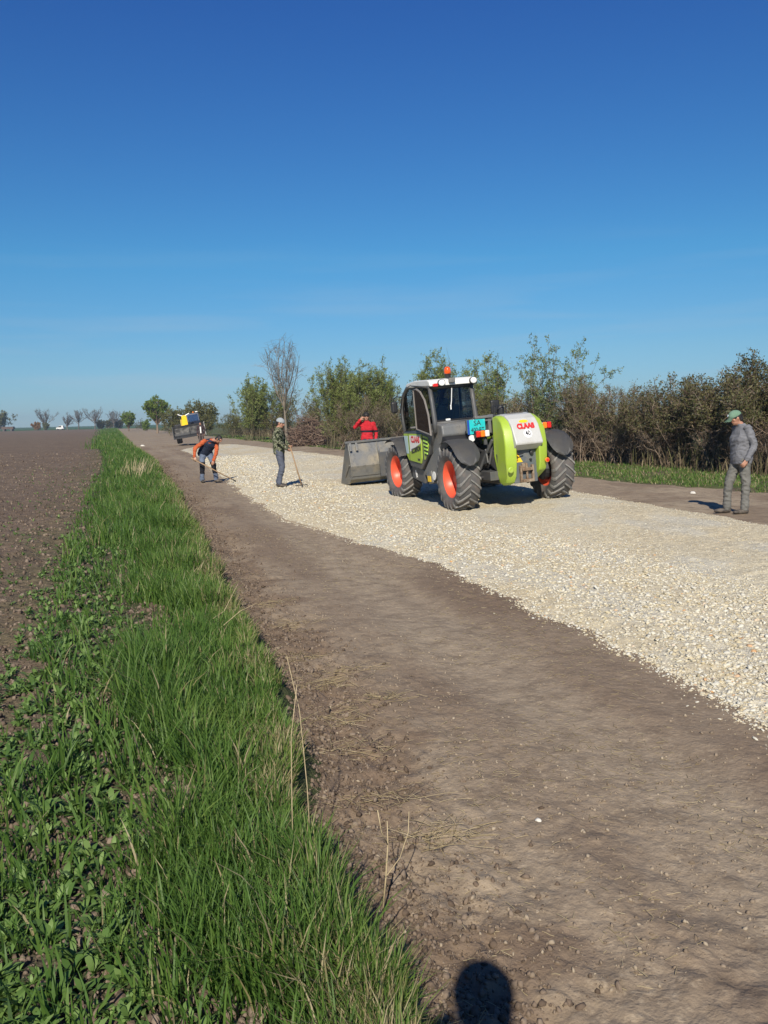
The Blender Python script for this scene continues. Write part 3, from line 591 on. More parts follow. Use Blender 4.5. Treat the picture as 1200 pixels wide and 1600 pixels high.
# fenders
def fender(xc, yc, rad, a0, a1, wid, parent, m_, tongue=True, flip=1):
    bm = B(); rows_ = []
    n_ = 14
    for i in range(n_ + 1):
        t_ = i / n_; a = R(a0 + (a1 - a0) * t_); w_ = wid
        if tongue: w_ = wid * math.sqrt(max(0.02, 1 - max(0, (t_ - .70) / .30) ** 2.2))
        rad_ = rad * (1 + .03 * math.sin(math.pi * t_))
        row = []
        for j in range(9):
            s = j / 8 * 2 - 1; y = yc + s * w_ / 2; drop = .035 * abs(s) ** 4
            row.append(((xc + (rad_ - drop) * math.cos(a)), y, RT + (rad_ - drop) * math.sin(a)))
        rows_.append(row)
    sheet(bm, rows_, -.03); return bmobj('fender', bm, m_, parent, bevel=.008, sm=True)
for s_ in (1, -1):
    f_ = fender(-.06, .965 * s_ + (0 if s_ > 0 else .06), .70, 68, 158, .48, tele, K_fend)
    bm = B(); add_tube(bm, [(-.1, s_ * .74, 1.2), (-.1, s_ * .5, 1.05), (-.1, s_ * .3, .95)], .03, 8)
    bmobj('bracket', bm, K_black, f_)
    fender(3.0, s_ * .985, .70, 62, 150, .48, tele, K_fend, tongue=False)
# tail lights
for s_ in (1, -1):
    L_ = bmobj('tail_light', add_box(B(), (-.02, s_ * .50, 1.33), (.10, .27, .13)), K_black, tele, bevel=.02); L_.location = (-.06, -.04 if s_ > 0 else -.31, .03 if s_ > 0 else .07)
    for i_, (kk, mm) in enumerate((('red_lens', K_red), ('amber_lens', K_amber), ('clear_lens', K_clear))):
        yy = s_ * (.59 - .09 * i_) if s_ > 0 else -.41 - .09 * (2 - i_)
        bmobj(kk, add_box(B(), (-.085, yy, 1.33), (.05, .086, .12)), mm, L_, bevel=.02, seg=3)
    bmobj('lamp_arm', add_box(B(), (.0, s_ * .42, 1.25), (.05, .06, .26)), K_dark, L_, bevel=.006)
# licence plate
P_ = bmobj('licence_plate', add_box(B(), (.05, .49, 1.49), (.012, .36, .265)), K_cyan, tele, bevel=.004)
bmobj('blue_strip', add_box(B(), (.0415, .65, 1.49), (.006, .04, .262)), K_blue, P_)
text('SA', .13, K_ink, P_, (.041, .47, 1.555), (0, -1, 0), (0, 0, 1)); text('400·BT', .115, K_ink, P_, (.041, .47, 1.43), (0, -1, 0), (0, 0, 1), sx=.8)
bmobj('plate_bracket', add_box(B(), (.09, .49, 1.50), (.05, .38, .24)), K_dark, P_, bevel=.01)
bm = B(); add_lathe(bm, [(.06, 0), (.06, .03), (.03, .06), (.001, .06)], 'x', (-.02, .62, 1.29), 16); bmobj('plate_lamp', bm, K_clear, P_)
# boom and its pivot
bm = B(); add_prism(bm, [(-.55, 1.70), (.3, 1.66), (4.3, 1.05), (4.3, .80), (.3, 1.32), (-.55, 1.32)], -.17, .13); bo = bmobj('boom', bm, K_dark, tele, bevel=.012)
bm = B(); add_prism(bm, [(4.3, 1.02), (5.6, .84), (5.6, .62), (4.3, .82)], -.12, .08); bmobj('inner_boom', bm, K_grey, bo, bevel=.01)
bm = B(); add_prism(bm, [(5.5, .86), (5.75, .80), (5.95, .45), (5.9, .22), (5.72, .22), (5.5, .6)], -.14, .10); add_box(bm, (6.12, -.02, .55), (.08, 1.0, .6)); add_tube(bm, [(5.8, -.02, .75), (6.1, -.02, .80)], .05, 8); bmobj('bucket_carriage', bm, K_dark, bo, bevel=.01)
bm = B(); add_box(bm, (.22, .33, 1.60), (.26, .32, .06)); add_box(bm, (.22, .20, 1.50), (.28, .06, .30)); add_box(bm, (.1, .33, 1.655), (.10, .34, .05)); add_lathe(bm, [(.07, .0), (.07, .1)], 'y', (.15, .1, 1.62), 14); bp0 = bmobj('boom_pivot', bm, K_grey, tele, bevel=.01)
bm = B()
for i_ in range(4): add_tube(bm, [(-.3, .18 + .045 * i_, 1.5 - .05 * i_), (-.42, .22 + .03 * i_, 1.2), (-.40, .24 + .04 * i_, .95), (-.25, .3, .75 - .03 * i_)], .016, 6)
bmobj('hydraulic_hoses', bm, K_black, tele)
# engine housing on the right
bm = B(); add_prism(bm, [(.65, .75), (.65, 1.45), (1.0, 1.52), (2.3, 1.38), (2.45, 1.1), (2.35, .72)], -1.08, -.36); eb = bmobj('engine_housing', bm, K_green, tele, bevel=.03)
bm = B()
for i_ in range(6): add_box(bm, (1.15 + i_ * .17, -1.085, 1.1), (.05, .02, .32))
bmobj('vent', bm, K_black, eb)
bm = B(); add_tube(bm, [(2.3, -.9, 1.38), (2.35, -.98, 1.6), (2.42, -1.03, 1.95)], .014, 6); mr_ = bmobj('mirror', bm, K_black, tele); bmobj('mirror_head', add_box(B(), (2.42, -1.03, 1.80), (.07, .20, .32)), K_black, mr_, bevel=.03)
bm = B(); add_tube(bm, [(.55, -.10, 1.5), (.55, -.10, 1.82), (.60, -.40, 1.84), (.60, -.40, 1.5)], .012, 6); add_lathe(bm, [(.07, 1.45), (.075, 1.5), (.075, 1.76), (.04, 1.84), (.001, 1.84)], 'z', (.72, -.34, 0), 14); bmobj('air_intake', bm, K_black, tele)
# front frame
bm = B(); add_prism(bm, [(2.5, 1.1), (3.5, 1.0), (3.75, .6), (3.5, .42), (2.6, .5)], -.42, .42); bmobj('front_frame', bm, K_dark, tele, bevel=.02)
# cab
YO, YI = 1.10, .17
low = [(2.38, 1.44), (2.24, .92), (2.08, .74), (1.48, .69), (1.02, 1.0), (.68, 1.42)]
bm = B(); add_prism(bm, low, YI, YO); cabl = bmobj('cab_base', bm, K_dark, tele, bevel=.02)
bm = B(); add_prism(bm, [(.66, 1.60), (.40, 1.56), (.36, 1.38), (.55, 1.12), (.95, .98), (.95, 1.60)], YI, YO - .06); bmobj('rear_shelf', bm, K_grey, cabl, bevel=.03, seg=3)
bm = B(); add_prism(bm, [(.40, 1.36), (.20, 1.30), (.12, 1.2), (.3, 1.1), (.6, 1.1)], .40, 1.04); bmobj('wheel_arch', bm, K_black, cabl, bevel=.02)
bm = B(); add_prism(bm, [(.95, 1.0), (.55, 1.16), (.50, .95), (.62, .62), (.95, .50), (1.42, .66)], .50, 1.07); add_prism(bm, [(1.0, .70), (.95, .46), (1.15, .42), (1.3, .62)], .5, 1.09); tank = bmobj('side_tank', bm, K_grey, tele, bevel=.025, seg=3)
bmobj('yellow_label', add_box(B(), (1.10, 1.094, .53), (.16, .008, .11)), K_yel, tank); bm = B(); add_lathe(bm, [(.085, 0), (.085, .006), (.001, .006)], 'y', (.88, 1.072, .60), 20); bmobj('round_sticker', bm, K_clear, tank)
bm = B(); add_prism(bm, [(1.5, .68), (2.05, .72), (2.2, .85), (2.25, .48), (1.55, .40)], .45, 1.03); st_ = bmobj('step_box', bm, K_dark, tele, bevel=.02); bmobj('white_strip', add_box(B(), (1.98, 1.034, .58), (.05, .006, .16), (0, R(20), 0)), K_clear, st_)
# door lower panel
def ypl(prof, y0, y1): return add_prism(B(), prof, y0, y1)
dr = bmobj('door', ypl([(2.33, 1.40), (2.21, .96), (2.10, .86), (1.42, .82), (1.36, .92), (1.30, 1.40)], YO - .01, YO + .022), K_green, tele, bevel=.008)
bmobj('decal', ypl([(1.98, 1.37), (1.34, 1.37), (1.36, 1.22), (1.98, 1.04)], YO + .0225, YO + .026), K_white, dr)
bmobj('decal', ypl([(2.30, 1.36), (2.08, 1.36), (2.07, 1.0), (2.21, 1.0)], YO + .0225, YO + .026), K_paleb, dr)
text('CLAAS', .17, K_text, dr, (1.64, YO + .027, 1.285), (-1, 0, 0), (0, 0, 1), bold=.008, sx=.95)
text('SCORPION', .135, K_ink, dr, (1.64, YO + .027, 1.085), (-1, 0, .16), (0, 0, 1), bold=.004, shear=.2, sx=.8)
text('7040', .07, K_ink, dr, (1.52, YO + .024, .89), (-1, 0, 0), (0, 0, 1))
bmobj('door_seam', ypl([(2.045, 1.42), (2.03, 1.42), (2.03, .86), (2.045, .86)], YO + .018, YO + .0245), K_black, dr)
lv = bmobj('louvre_panel', ypl([(1.24, 1.38), (.98, 1.34), (.96, 1.18), (1.06, 1.0), (1.20, .90), (1.26, .90)], YO - .01, YO + .012), K_green, tele, bevel=.006)
bm = B()
for i_ in range(5): add_box(bm, (1.10, YO + .014, 1.30 - i_ * .075), (.22 - .02 * i_, .02, .022), (0, R(-8), 0))
bmobj('slot', bm, K_black, lv)
bm = B()
for i_ in range(4): add_box(bm, (1.10, YO + .018, 1.262 - i_ * .075), (.20 - .02 * i_, .02, .030), (0, R(-8), 0))
bmobj('slat', bm, K_lime, lv)
# cab frame
bm = B(); rp = .045
frontL = [(2.36, 1.42), (2.46, 1.75), (2.44, 2.0), (2.30, 2.24), (2.02, 2.42), (1.7, 2.48)]
for yy in (YO - .04, YI + .04):
    add_tube(bm, [(x, yy, z) for x, z in frontL], rp, 8)
    add_tube(bm, [(.66, yy, 1.42), (.66, yy, 1.62), (.73, yy, 2.05), (.80, yy, 2.40)], [.05, .05, .042, .04], 8)
    add_tube(bm, [(.80, yy, 2.40), (1.7, yy, 2.46)], .045, 8); add_tube(bm, [(.68, yy, 1.44), (2.36, yy, 1.42)], .035, 8)
    add_tube(bm, [(1.38, yy, 1.42), (1.36, yy, 2.42)], .022, 8)
add_tube(bm, [(.80, YI, 2.38), (.80, YO, 2.38)], .045, 8); add_tube(bm, [(.66, YI, 1.60), (.66, YO, 1.60)], .035, 8); add_tube(bm, [(2.40, YI, 1.5), (2.40, YO, 1.5)], .03, 8)
for k_ in range(5):
    yy = YI + .1 + k_ * .19; add_tube(bm, [(x + .03, yy, z + .03) for x, z in frontL[2:]], .012, 6)
bmobj('cab_frame', bm, K_dark, tele, sm=True)
# glass
RWc = [(.655, 1.65), (.725, 2.05), (.79, 2.335)]
bm = B(); sheet(bm, [[(x, y, z) for y in np.linspace(YI + .08, YO - .08, 5)] for x, z in RWc], .006); gw = bmobj('rear_window', bm, K_glass, tele)
bm = B(); add_tube(bm, [(.648, YI + .08, 1.65), (.648, YO - .08, 1.65), (.718, YO - .075, 2.05), (.782, YO - .08, 2.335), (.782, YI + .08, 2.335), (.718, YI + .075, 2.05), (.648, YI + .08, 1.65)], .014, 6, False); bmobj('window_frame', bm, K_black, gw)
bmobj('handle', add_box(B(), (.63, .80, 1.66), (.02, .09, .04)), K_clear, gw); bm = B(); add_tube(bm, [(.67, .66, 2.33), (.66, .69, 2.05), (.64, .72, 1.93)], .008, 5); add_box(bm, (.64, .72, 1.92), (.012, .02, .10)); bmobj('wiper', bm, K_clear, gw)
bm = B(); sheet(bm, [[(x, y, z) for y in np.linspace(YI + .08, YO - .08, 4)] for x, z in frontL], .006); bmobj('windscreen', bm, K_glass, tele)
bm = B(); sheet(bm, [[(x, YI + .03, z) for x in np.linspace(.8, 2.3, 4)] for z in (1.45, 2.38)], .006); bmobj('side_glass', bm, K_glass, tele)
bm = B(); add_prism(bm, [(2.32, 1.46), (2.42, 1.75), (2.40, 2.0), (2.26, 2.22), (2.12, 2.30), (2.05, 1.46)], YO - .045, YO - .039); bmobj('side_glass', bm, K_glass2, tele)
# the upper door window folded open along the side
dwp = [(1.36, 2.36), (1.34, 1.50), (.60, 1.40), (.66, 1.80), (.80, 2.12), (1.0, 2.30), (1.20, 2.37)]
dw = bmobj('door_window', add_prism(B(), [(x, z) for x, z in dwp], YO + .075, YO + .081), K_glass2, tele)
bm = B(); add_tube(bm, [(x, YO + .078, z) for x, z in dwp + [dwp[0], dwp[1]]], .020, 6, False); bmobj('window_frame', bm, mat('taupe_frame', (.20, .18, .16), .5), dw)
# roof
bm = B(); rf = [(.66, 2.40), (.70, 2.50), (.80, 2.545), (1.5, 2.565), (1.95, 2.52), (2.05, 2.46), (1.9, 2.42)]
add_prism(bm, rf, YI + .0, YO + .0); roof = bmobj('roof', bm, K_white, tele, bevel=.022, seg=3)
bmobj('roof_seal', add_box(B(), (1.30, (YI + YO) / 2, 2.405), (1.18, YO - YI - .06, .05)), K_black, roof)
for yy in (YO - .22, YI + .06):
    wl = bmobj('work_light', add_lathe(B(), [(.035, .09), (.070, .05), (.077, 0), (.070, -.01), (.045, -.012)], 'x', (.61, yy, 2.46), 20), K_black, roof)
    bmobj('lens', add_lathe(B(), [(.066, -.012), (.058, -.02), (.001, -.026)], 'x', (.61, yy, 2.46), 20), K_clear, wl)
bmobj('marker_light', add_box(B(), (.62, YO - .09, 2.42), (.06, .10, .07)), K_red, roof, bevel=.012)
bmobj('roof_bracket', add_box(B(), (.64, .66, 2.50), (.06, .12, .10)), K_grey, roof, bevel=.01)
bm = B(); add_lathe(bm, [(.05, 2.54), (.055, 2.60), (.065, 2.64), (.04, 2.65)], 'z', (.82, .66, 0), 16); be = bmobj('beacon', bm, K_black, roof)
bm = B(); add_lathe(bm, [(.06, 2.64), (.066, 2.68), (.064, 2.74), (.05, 2.785), (.02, 2.80), (.001, 2.80)], 'z', (.82, .66, 0), 18); bmobj('amber_dome', bm, mat('beacon_orange', (.80, .10, .01), .15, coat=.5), be, sm=True)
# mirror left
bm = B(); add_tube(bm, [(2.3, YO, 2.22), (2.45, YO + .06, 2.25), (2.5, YO + .11, 2.2), (2.5, YO + .11, 2.08)], .013, 6); add_tube(bm, [(2.42, YO, 1.7), (2.40, YO + .02, 1.9), (2.3, YO, 2.2)], .01, 6); ml = bmobj('mirror', bm, K_black, tele); bmobj('mirror_head', add_box(B(), (2.5, YO + .11, 2.0), (.09, .14, .28)), K_black, ml, bevel=.04, seg=3)
# inside
bm = B(); add_box(bm, (1.30, .62, 1.36), (.46, .46, .14)); add_box(bm, (1.06, .62, 1.68), (.12, .44, .58), (0, R(-8), 0)); add_box(bm, (1.0, .62, 2.05), (.09, .26, .16)); add_box(bm, (1.35, .36, 1.5), (.4, .08, .06)); bmobj('seat', bm, K_seat, tele, bevel=.04, seg=3)
bm = B(); add_box(bm, (2.1, .62, 1.5), (.16, .5, .3)); add_tube(bm, [(2.1, .62, 1.5), (1.88, .62, 1.74)], .03, 8)
ring = [(1.88 + .16 * math.cos(a) * .7, .62 + .19 * math.sin(a), 1.74 + .16 * math.cos(a) * .7) for a in np.linspace(0, 2 * math.pi, 17)]; add_tube(bm, ring, .014, 6, False); bmobj('steering_column', bm, K_black, tele)
# bucket
BX = 6.3; BW = 1.16
bprof = [(BX + .12, 1.14), (BX - .02, .55), (BX + .02, .30), (BX + .22, .12), (BX + 1.05, .06)]
th = .03
inner = [(BX + 1.05, .09), (BX + .24, .155), (BX + .06, .32), (BX + .02, .55), (BX + .155, 1.13)]
bk = bmobj('bucket', add_prism(B(), bprof + inner, -BW, BW), K_steel, tele, bevel=.004)
for s_ in (1, -1):
    sp = bmobj('side_plate', add_prism(B(), [(BX + .10, 1.15), (BX + .30, 1.13), (BX + 1.08, .05), (BX + .22, .10), (BX - .01, .28), (BX - .04, .55)], s_ * BW, s_ * (BW + .025)), K_steel, bk, bevel=.004)
    bmobj('rib', add_box(B(), (BX + .30, s_ * (BW + .035), .42), (.55, .02, .03), (0, R(35), 0)), K_steel, sp)
bm = B()
for yy in (-.95, -.42, .42): add_prism(bm, [(BX + .11, 1.12), (BX - .03, .55), (BX + .01, .3), (BX - .05, .5), (BX - .03, .9)], yy - .02, yy + .02)
for yy in (1.14, .98): add_box(bm, (BX + .03, yy, 1.03), (.05, .05, .20), (0, R(13), 0))
add_box(bm, (BX + .11, 0, 1.15), (.08, 2.5, .05)); add_box(bm, (BX + .02, 0, .25), (.04, 2.46, .05), (0, R(-20), 0))
bmobj('reinforcement', bm, K_steel, bk, bevel=.004)
SQ = {'cab_frame', 'rear_window', 'windscreen', 'side_glass', 'door_window', 'roof', 'mirror', 'seat'}
for ch in list(tele.children):
    if ch.name.split('.')[0] in SQ:
        for o_ in [ch] + list(ch.children_recursive):
            for v_ in o_.data.vertices:
                if v_.co.z > 1.62: v_.co.z = 1.62 + (v_.co.z - 1.62) * .87
# ---------------------------------------------------------------- the second loader, far down the road
K_blk2 = mat('black_steel', (.016, .017, .020), .6, 0, noise=(3, (.05, .047, .042), .5, .8)); K_yel2 = mat('yellow_paint', (.85, .56, .01), .4); K_mid = mat('scraped_steel', (.085, .085, .085), .5, .3, noise=(4, (.28, .27, .25), .4, .7))
x2, y2 = pixd(299, 70); x2b, y2b = x2, y2
far = thing('wheel_loader', 'distant loader with wide black bucket, yellow boom and blue cab, leaning to the left', 'loader')
far.matrix_world = Matrix.Translation((x2, y2, hz(x2, y2) + .28)) @ Matrix.Rotation(math.atan2(-1, .22), 4, 'Z') @ Matrix.Rotation(R(8.5), 4, 'X')
W2 = 1.2
bk2 = bmobj('bucket', add_prism(B(), [(0.0, .38), (-.55, .45), (-.62, .75), (-.45, 1.35), (-.30, 1.36), (-.40, .78), (-.36, .62), (0, .47)], -W2, W2), K_blk2, far, bevel=.01)
bmobj('scraped_floor', add_box(B(), (-.37, 0, .98), (.05, 2.1, .42), (0, R(14), 0)), K_mid, bk2); bmobj('divider', add_box(B(), (-.33, .05, .95), (.06, .05, .6)), K_blk2, bk2)
for s_ in (1, -1): bmobj('side_plate', add_prism(B(), [(0.02, .36), (-.62, .40), (-.64, .8), (-.42, 1.4), (-.22, 1.4)], s_ * W2, s_ * (W2 + .06)), K_blk2 if s_ < 0 else K_mid, bk2)
for x_, s_ in ((-1.5, 1), (-1.5, -1), (-4.2, 1), (-4.2, -1)): wheel(far, x_, s_ * .85, .55, .42, s_, rimm=K_blk2, Ri=.30)
bmobj('chassis', add_prism(B(), [(-1.2, .5), (-1.2, 1.0), (-4.8, 1.1), (-4.8, .5)], -.4, .4), K_blk2, far, bevel=.02)
bmobj('engine_housing', add_prism(B(), [(-2.2, .9), (-2.2, 1.5), (-4.8, 1.5), (-4.8, .9)], -1.05, -.3), K_blk2, far, bevel=.05)
bmb = bmobj('boom', add_prism(B(), [(-.6, .8), (-.75, 1.35), (-4.4, 2.0), (-4.4, 1.65), (-1.2, 1.1)], -.52, -.22), K_yel2, far, bevel=.02)
bmobj('boom_head', add_prism(B(), [(-.24, .0), (.24, .0), (.22, 1.0), (-.16, 1.0)], -1.05, -.95, 'x'), K_yel2, bmb, bevel=.03).location = (0, -.20, 1.35)
bm = B(); add_tube(bm, [(-1.0, -.20 + .1, 2.28), (-1.0, -.05 - .32 + .55, 2.42), (-1.0, .28, 2.46)], .055, 6); add_tube(bm, [(-1.0, -.25, 2.28), (-1.0, -.5, 2.42), (-1.0, -.62, 2.55)], .055, 6); bmobj('prong', bm, K_white, bmb)
cb = bmobj('cab', add_prism(B(), [(-2.2, 1.0), (-2.0, 1.6), (-2.3, 2.45), (-3.4, 2.45), (-3.6, 1.0)], .02, 1.0), mat('dark_cab', (.03, .04, .07), .3), far, bevel=.04)
bm = B(); sheet(bm, [[(x, y, z) for y in (.10, .92)] for x, z in ((-1.99, 1.62), (-2.27, 2.36))], .01); bmobj('windscreen', bm, mat('blue_glass', (.06, .11, .22), .08, coat=.5), cb)
bmobj('work_light', add_box(B(), (-2.2, .85, 2.52), (.1, .2, .12)), K_white, cb, bevel=.02); bmobj('beacon', add_lathe(B(), [(.06, 2.45), (.06, 2.6), (.001, 2.62)], 'z', (-2.6, .6, 0), 10), K_amber, cb)

bpy.context.view_layer.update(); k_ = 0
for ch in list(far.children):
    if ch.name.split('.')[0] in ('cab', 'boom'):
        for o_ in [ch] + list(ch.children_recursive):
            off = o_.location.z if o_.name.startswith('boom_head') else 0
            for v_ in o_.data.vertices:
                zz = v_.co.z + off
                if zz > 1.35: v_.co.z = 1.35 + (zz - 1.35) * .78 - off
# ---------------------------------------------------------------- people
def capsule(bm, p0, r0, p1, r1, n=12):
    p0, p1 = Vector(p0), Vector(p1); d = (p1 - p0); L = d.length or 1e-6; d = d / L; pts, rr = [], []
    for a in (-80, -50, -20): pts.append(p0 + d * r0 * math.sin(R(a))); rr.append(r0 * math.cos(R(a)))
    for t in (.15, .5, .85): pts.append(p0 + d * L * t); rr.append(r0 + (r1 - r0) * t)
    for a in (20, 50, 80): pts.append(p1 + d * r1 * math.sin(R(a))); rr.append(r1 * math.cos(R(a)))
    return add_tube(bm, pts, rr, n)
def ellip(bm, c, rad, fwd=None, up=None):
    vs = bmesh.ops.create_icosphere(bm, subdivisions=3, radius=1)['verts']; M_ = Matrix.Diagonal((*rad, 1))
    if fwd is not None:
        f = Vector(fwd).normalized(); u_ = Vector(up or (0, 0, 1)); l_ = u_.cross(f).normalized(); u_ = f.cross(l_)
        M_ = Matrix((f, l_, u_)).transposed().to_4x4() @ M_
    bmesh.ops.transform(bm, matrix=Matrix.Translation(c) @ M_, verts=vs)
def loft(bm, secs, n=20):
    """secs: (centre, half width vector, half depth vector)"""
    rings = []
    for c, a, b in secs:
        c, a, b = Vector(c), Vector(a), Vector(b)
        ring = []
        for k in range(n):
            t = 2 * math.pi * k / n; ct, st = math.cos(t), math.sin(t)
            ct = math.copysign(abs(ct) ** .85, ct); st = math.copysign(abs(st) ** .85, st); ring.append(bm.verts.new(c + a * ct + b * st))
        rings.append(ring)
    for x, y in zip(rings, rings[1:]):
        for k in range(n): bm.faces.new((x[k], x[(k + 1) % n], y[(k + 1) % n], y[k]))
    bm.faces.new(rings[0][::-1]); bm.faces.new(rings[-1])
def remeshed(name, bm, m, parent, vox, smooth_it=4, wr=0, wscale=.09, seed=0, keepm=None):
    me = bpy.data.meshes.new('t'); bmesh.ops.recalc_face_normals(bm, faces=bm.faces); bm.to_mesh(me); bm.free()
    tmp = bpy.data.objects.new('t', me); C.objects.link(tmp)
    md = tmp.modifiers.new('r', 'REMESH'); md.mode = 'VOXEL'; md.voxel_size = vox; md.use_smooth_shade = True
    if smooth_it: sm_ = tmp.modifiers.new('s', 'SMOOTH'); sm_.iterations = smooth_it; sm_.factor = .5
    dg = bpy.context.evaluated_depsgraph_get(); me2 = bpy.data.meshes.new_from_object(tmp.evaluated_get(dg)); bpy.data.objects.remove(tmp); bpy.data.meshes.remove(me)
    me2.name = name
    if wr:
        n = len(me2.vertices); co = np.empty(n * 3, np.float32); me2.vertices.foreach_get('co', co); co = co.reshape(-1, 3)
        no = np.empty(n * 3, np.float32); me2.vertices.foreach_get('normal', no); no = no.reshape(-1, 3)
        d = fbm(co[:, 0] + .6 * co[:, 2] + seed, co[:, 2] * 1.6 + co[:, 1] * .8, wscale, 3, 5); d = (np.abs(d) * -2 + .35) * wr
        co = co + no * d[:, None]; me2.vertices.foreach_set('co', co.ravel().astype(np.float32))
    me2.materials.clear(); me2.materials.append(m); me2.update()
    o = bpy.data.objects.new(name, me2); return link(o, parent)
M_skin = mat('skin', (.42, .22, .145), .5, noise=(25, (.36, .17, .11), .45, .8)); M_eye = mat('eye', (.03, .02, .015), .2); M_lip = mat('lip', (.34, .12, .09), .5)
M_hair = mat('dark_hair', (.016, .013, .011), .6, bump=(120, .6, .004)); M_shoe = mat('dark_shoe', (.05, .042, .035), .7, noise=(14, (.16, .13, .10), .45, .75))
def cloth(name, col, dirt=None, s=6): return mat(name, col, .9, spec=.15, noise=[(s, dirt or tuple(min(1, c * 1.35 + .01) for c in col), .4, .8), (60, tuple(c * .75 for c in col), .5, .8)], bump=(180, .25, .002))
def hand(bm, wrist, dirv, palm_n, curl, side, s=1.0):
    """dirv: along the hand; palm_n: direction the palm faces"""
    w_ = Vector(wrist); d = Vector(dirv).normalized(); pn = Vector(palm_n); pn = (pn - d * pn.dot(d)).normalized(); ac = d.cross(pn) * side
    for k in (-1, 0, 1): capsule(bm, w_ + ac * .016 * k * s, .017 * s, w_ + d * .085 * s + ac * .024 * k * s, .013 * s, 8)
    for k, ln in enumerate((.072, .080, .074, .058)):
        b_ = w_ + d * .088 * s + ac * (.033 - .021 * k) * s; dd = d; seg = ln * s / 3 * 1.05
        for j in range(3):
            ang_ = curl * (.5 + .35 * j) + .08 * k * (1 if curl > .2 else 0); dd = (dd * math.cos(ang_) + pn * math.sin(ang_)).normalized(); e_ = b_ + dd * seg
            capsule(bm, b_, (.0098 - .0008 * j) * s, e_, (.0092 - .0009 * j) * s, 7); b_ = e_; pn2 = pn
    tb = w_ + d * .03 * s + ac * .028 * s; t1 = tb + (d * .6 + ac * .55 + pn * .45).normalized() * .042 * s; t2 = t1 + (d * .75 + pn * (.35 + curl * .5)).normalized() * .036 * s
    capsule(bm, tb, .014 * s, t1, .0115 * s, 8); capsule(bm, t1, .0115 * s, t2, .009 * s, 8)
def person(name, label, loc, J, face, M_top, M_leg, hairm=None, hat=None, shoe=None, vest=None, curl=(.8, .8), bulk=1.0, toes=None, palm=None, legmats=None, collar=True):
    root = thing('person', label, 'person', loc)
    V_ = {k: Vector(v) for k, v in J.items()}; f = Vector(face).normalized()
    pel, ch, nk, hd = V_['pelvis'], V_['chest'], V_['neck'], V_['head']
    sl, sr, hl, hr = V_['shL'], V_['shR'], V_['hipL'], V_['hipR']
    across_s = (sl - sr).normalized(); across_h = (hl - hr).normalized(); upv = (ch - pel).normalized(); fs = across_s.cross(upv).normalized(); fh = across_h.cross(upv).normalized()
    sw = (sl - sr).length / 2
    def torso(bm, e, lo=0):
        mid = pel.lerp(ch, .5); ssm = (sl + sr) / 2
        acm = (across_s + across_h).normalized(); fm = (fs + fh).normalized()
        secs = [(pel - upv * (.10 + lo), across_h * (.150 + e) * bulk, fh * (.105 + e) * bulk), (pel, across_h * (.168 + e) * bulk, fh * (.118 + e) * bulk), (mid, acm * (.150 + e) * bulk, fm * (.112 + e * 1.2) * bulk), (ch, across_s * (.172 + e) * bulk, fs * (.122 + e) * bulk),
                (ch.lerp(ssm, .6), across_s * (sw * .95 + e), fs * (.105 + e)), (ssm + upv * .035, across_s * (sw * .62 + e), fs * (.075 + e * .7)), (ssm.lerp(nk, .75) + upv * .01, across_s * (.065 + e * .5), fs * (.06 + e * .5))]
        loft(bm, secs)
    hup = (hd - nk).normalized(); hup = (hup + Vector((0, 0, .5))).normalized(); hl_ = hup.cross(f).normalized(); hu = f.cross(hl_).normalized()
    # body: one continuous surface
    bm = B(); torso(bm, 0)
    for s_ in 'LR':
        sg = 1 if s_ == 'L' else -1
        capsule(bm, V_['sh' + s_], .052, V_['el' + s_], .040); capsule(bm, V_['el' + s_], .040, V_['wr' + s_], .026)
        capsule(bm, V_['hip' + s_], .082, V_['kn' + s_], .055); capsule(bm, V_['kn' + s_], .052, V_['an' + s_], .036)
        wd = (V_['wr' + s_] - V_['el' + s_]).normalized(); hd_ = V_.get('hand' + s_); wd = (hd_ - V_['wr' + s_]).normalized() if hd_ else wd
        pn = (palm or {}).get(s_, (-across_s if s_ == 'L' else across_s))
        hand(bm, V_['wr' + s_], wd, pn, curl[0 if s_ == 'L' else 1], sg if True else 1)
        t_ = Vector((toes or {}).get(s_, (f.x, f.y, 0))).normalized(); capsule(bm, V_['an' + s_] - Vector((0, 0, .04)) - t_ * .03, .034, V_['an' + s_] - Vector((0, 0, .05)) + t_ * .15, .026)
    capsule(bm, nk - hup * .05, .058, hd - hup * .04, .055)
    ellip(bm, hd + hup * .01 - f * .012, (.098, .077, .105), f, hup)                     # skull
    ellip(bm, hd - hup * .045 + f * .022, (.066, .058, .070), f, hup)                     # jaw
    ellip(bm, hd - hup * .088 + f * .066, (.022, .026, .020), f, hup)                     # chin
    capsule(bm, hd + hup * .022 + f * .083, .010, hd - hup * .022 + f * .108, .0135, 8)   # nose
    ellip(bm, hd + hup * .032 + f * .072, (.020, .052, .012), f, hup)                     # brow
    ellip(bm, hd - hup * .052 + f * .082, (.015, .024, .011), f, hup)                     # mouth
    for s_ in (1, -1): ellip(bm, hd + hl_ * .078 * s_ - hup * .002 - f * .004, (.018, .009, .031), f, hup); ellip(bm, hd + hl_ * .045 * s_ - hup * .02 + f * .055, (.022, .020, .018), f, hup)
    body = remeshed('body', bm, M_skin, root, .0085, 2)
    body.data.materials.append(M_eye); body.data.materials.append(M_lip)
    eyes = [hd + hl_ * .031 * s_ + hup * .008 + f * .080 for s_ in (1, -1)]; mo = hd - hup * .052 + f * .09
    for p in body.data.polygons:
        c = p.center
        if (c - hd).length < .14:
            if any((c - e).length < .0135 for e in eyes): p.material_index = 1
            elif abs((c - mo).dot(hup)) < .008 and abs((c - mo).dot(hl_)) < .024 and (c - mo).dot(f) > -.02: p.material_index = 2
    # jacket / shirt
    bm = B(); torso(bm, .022, .02)
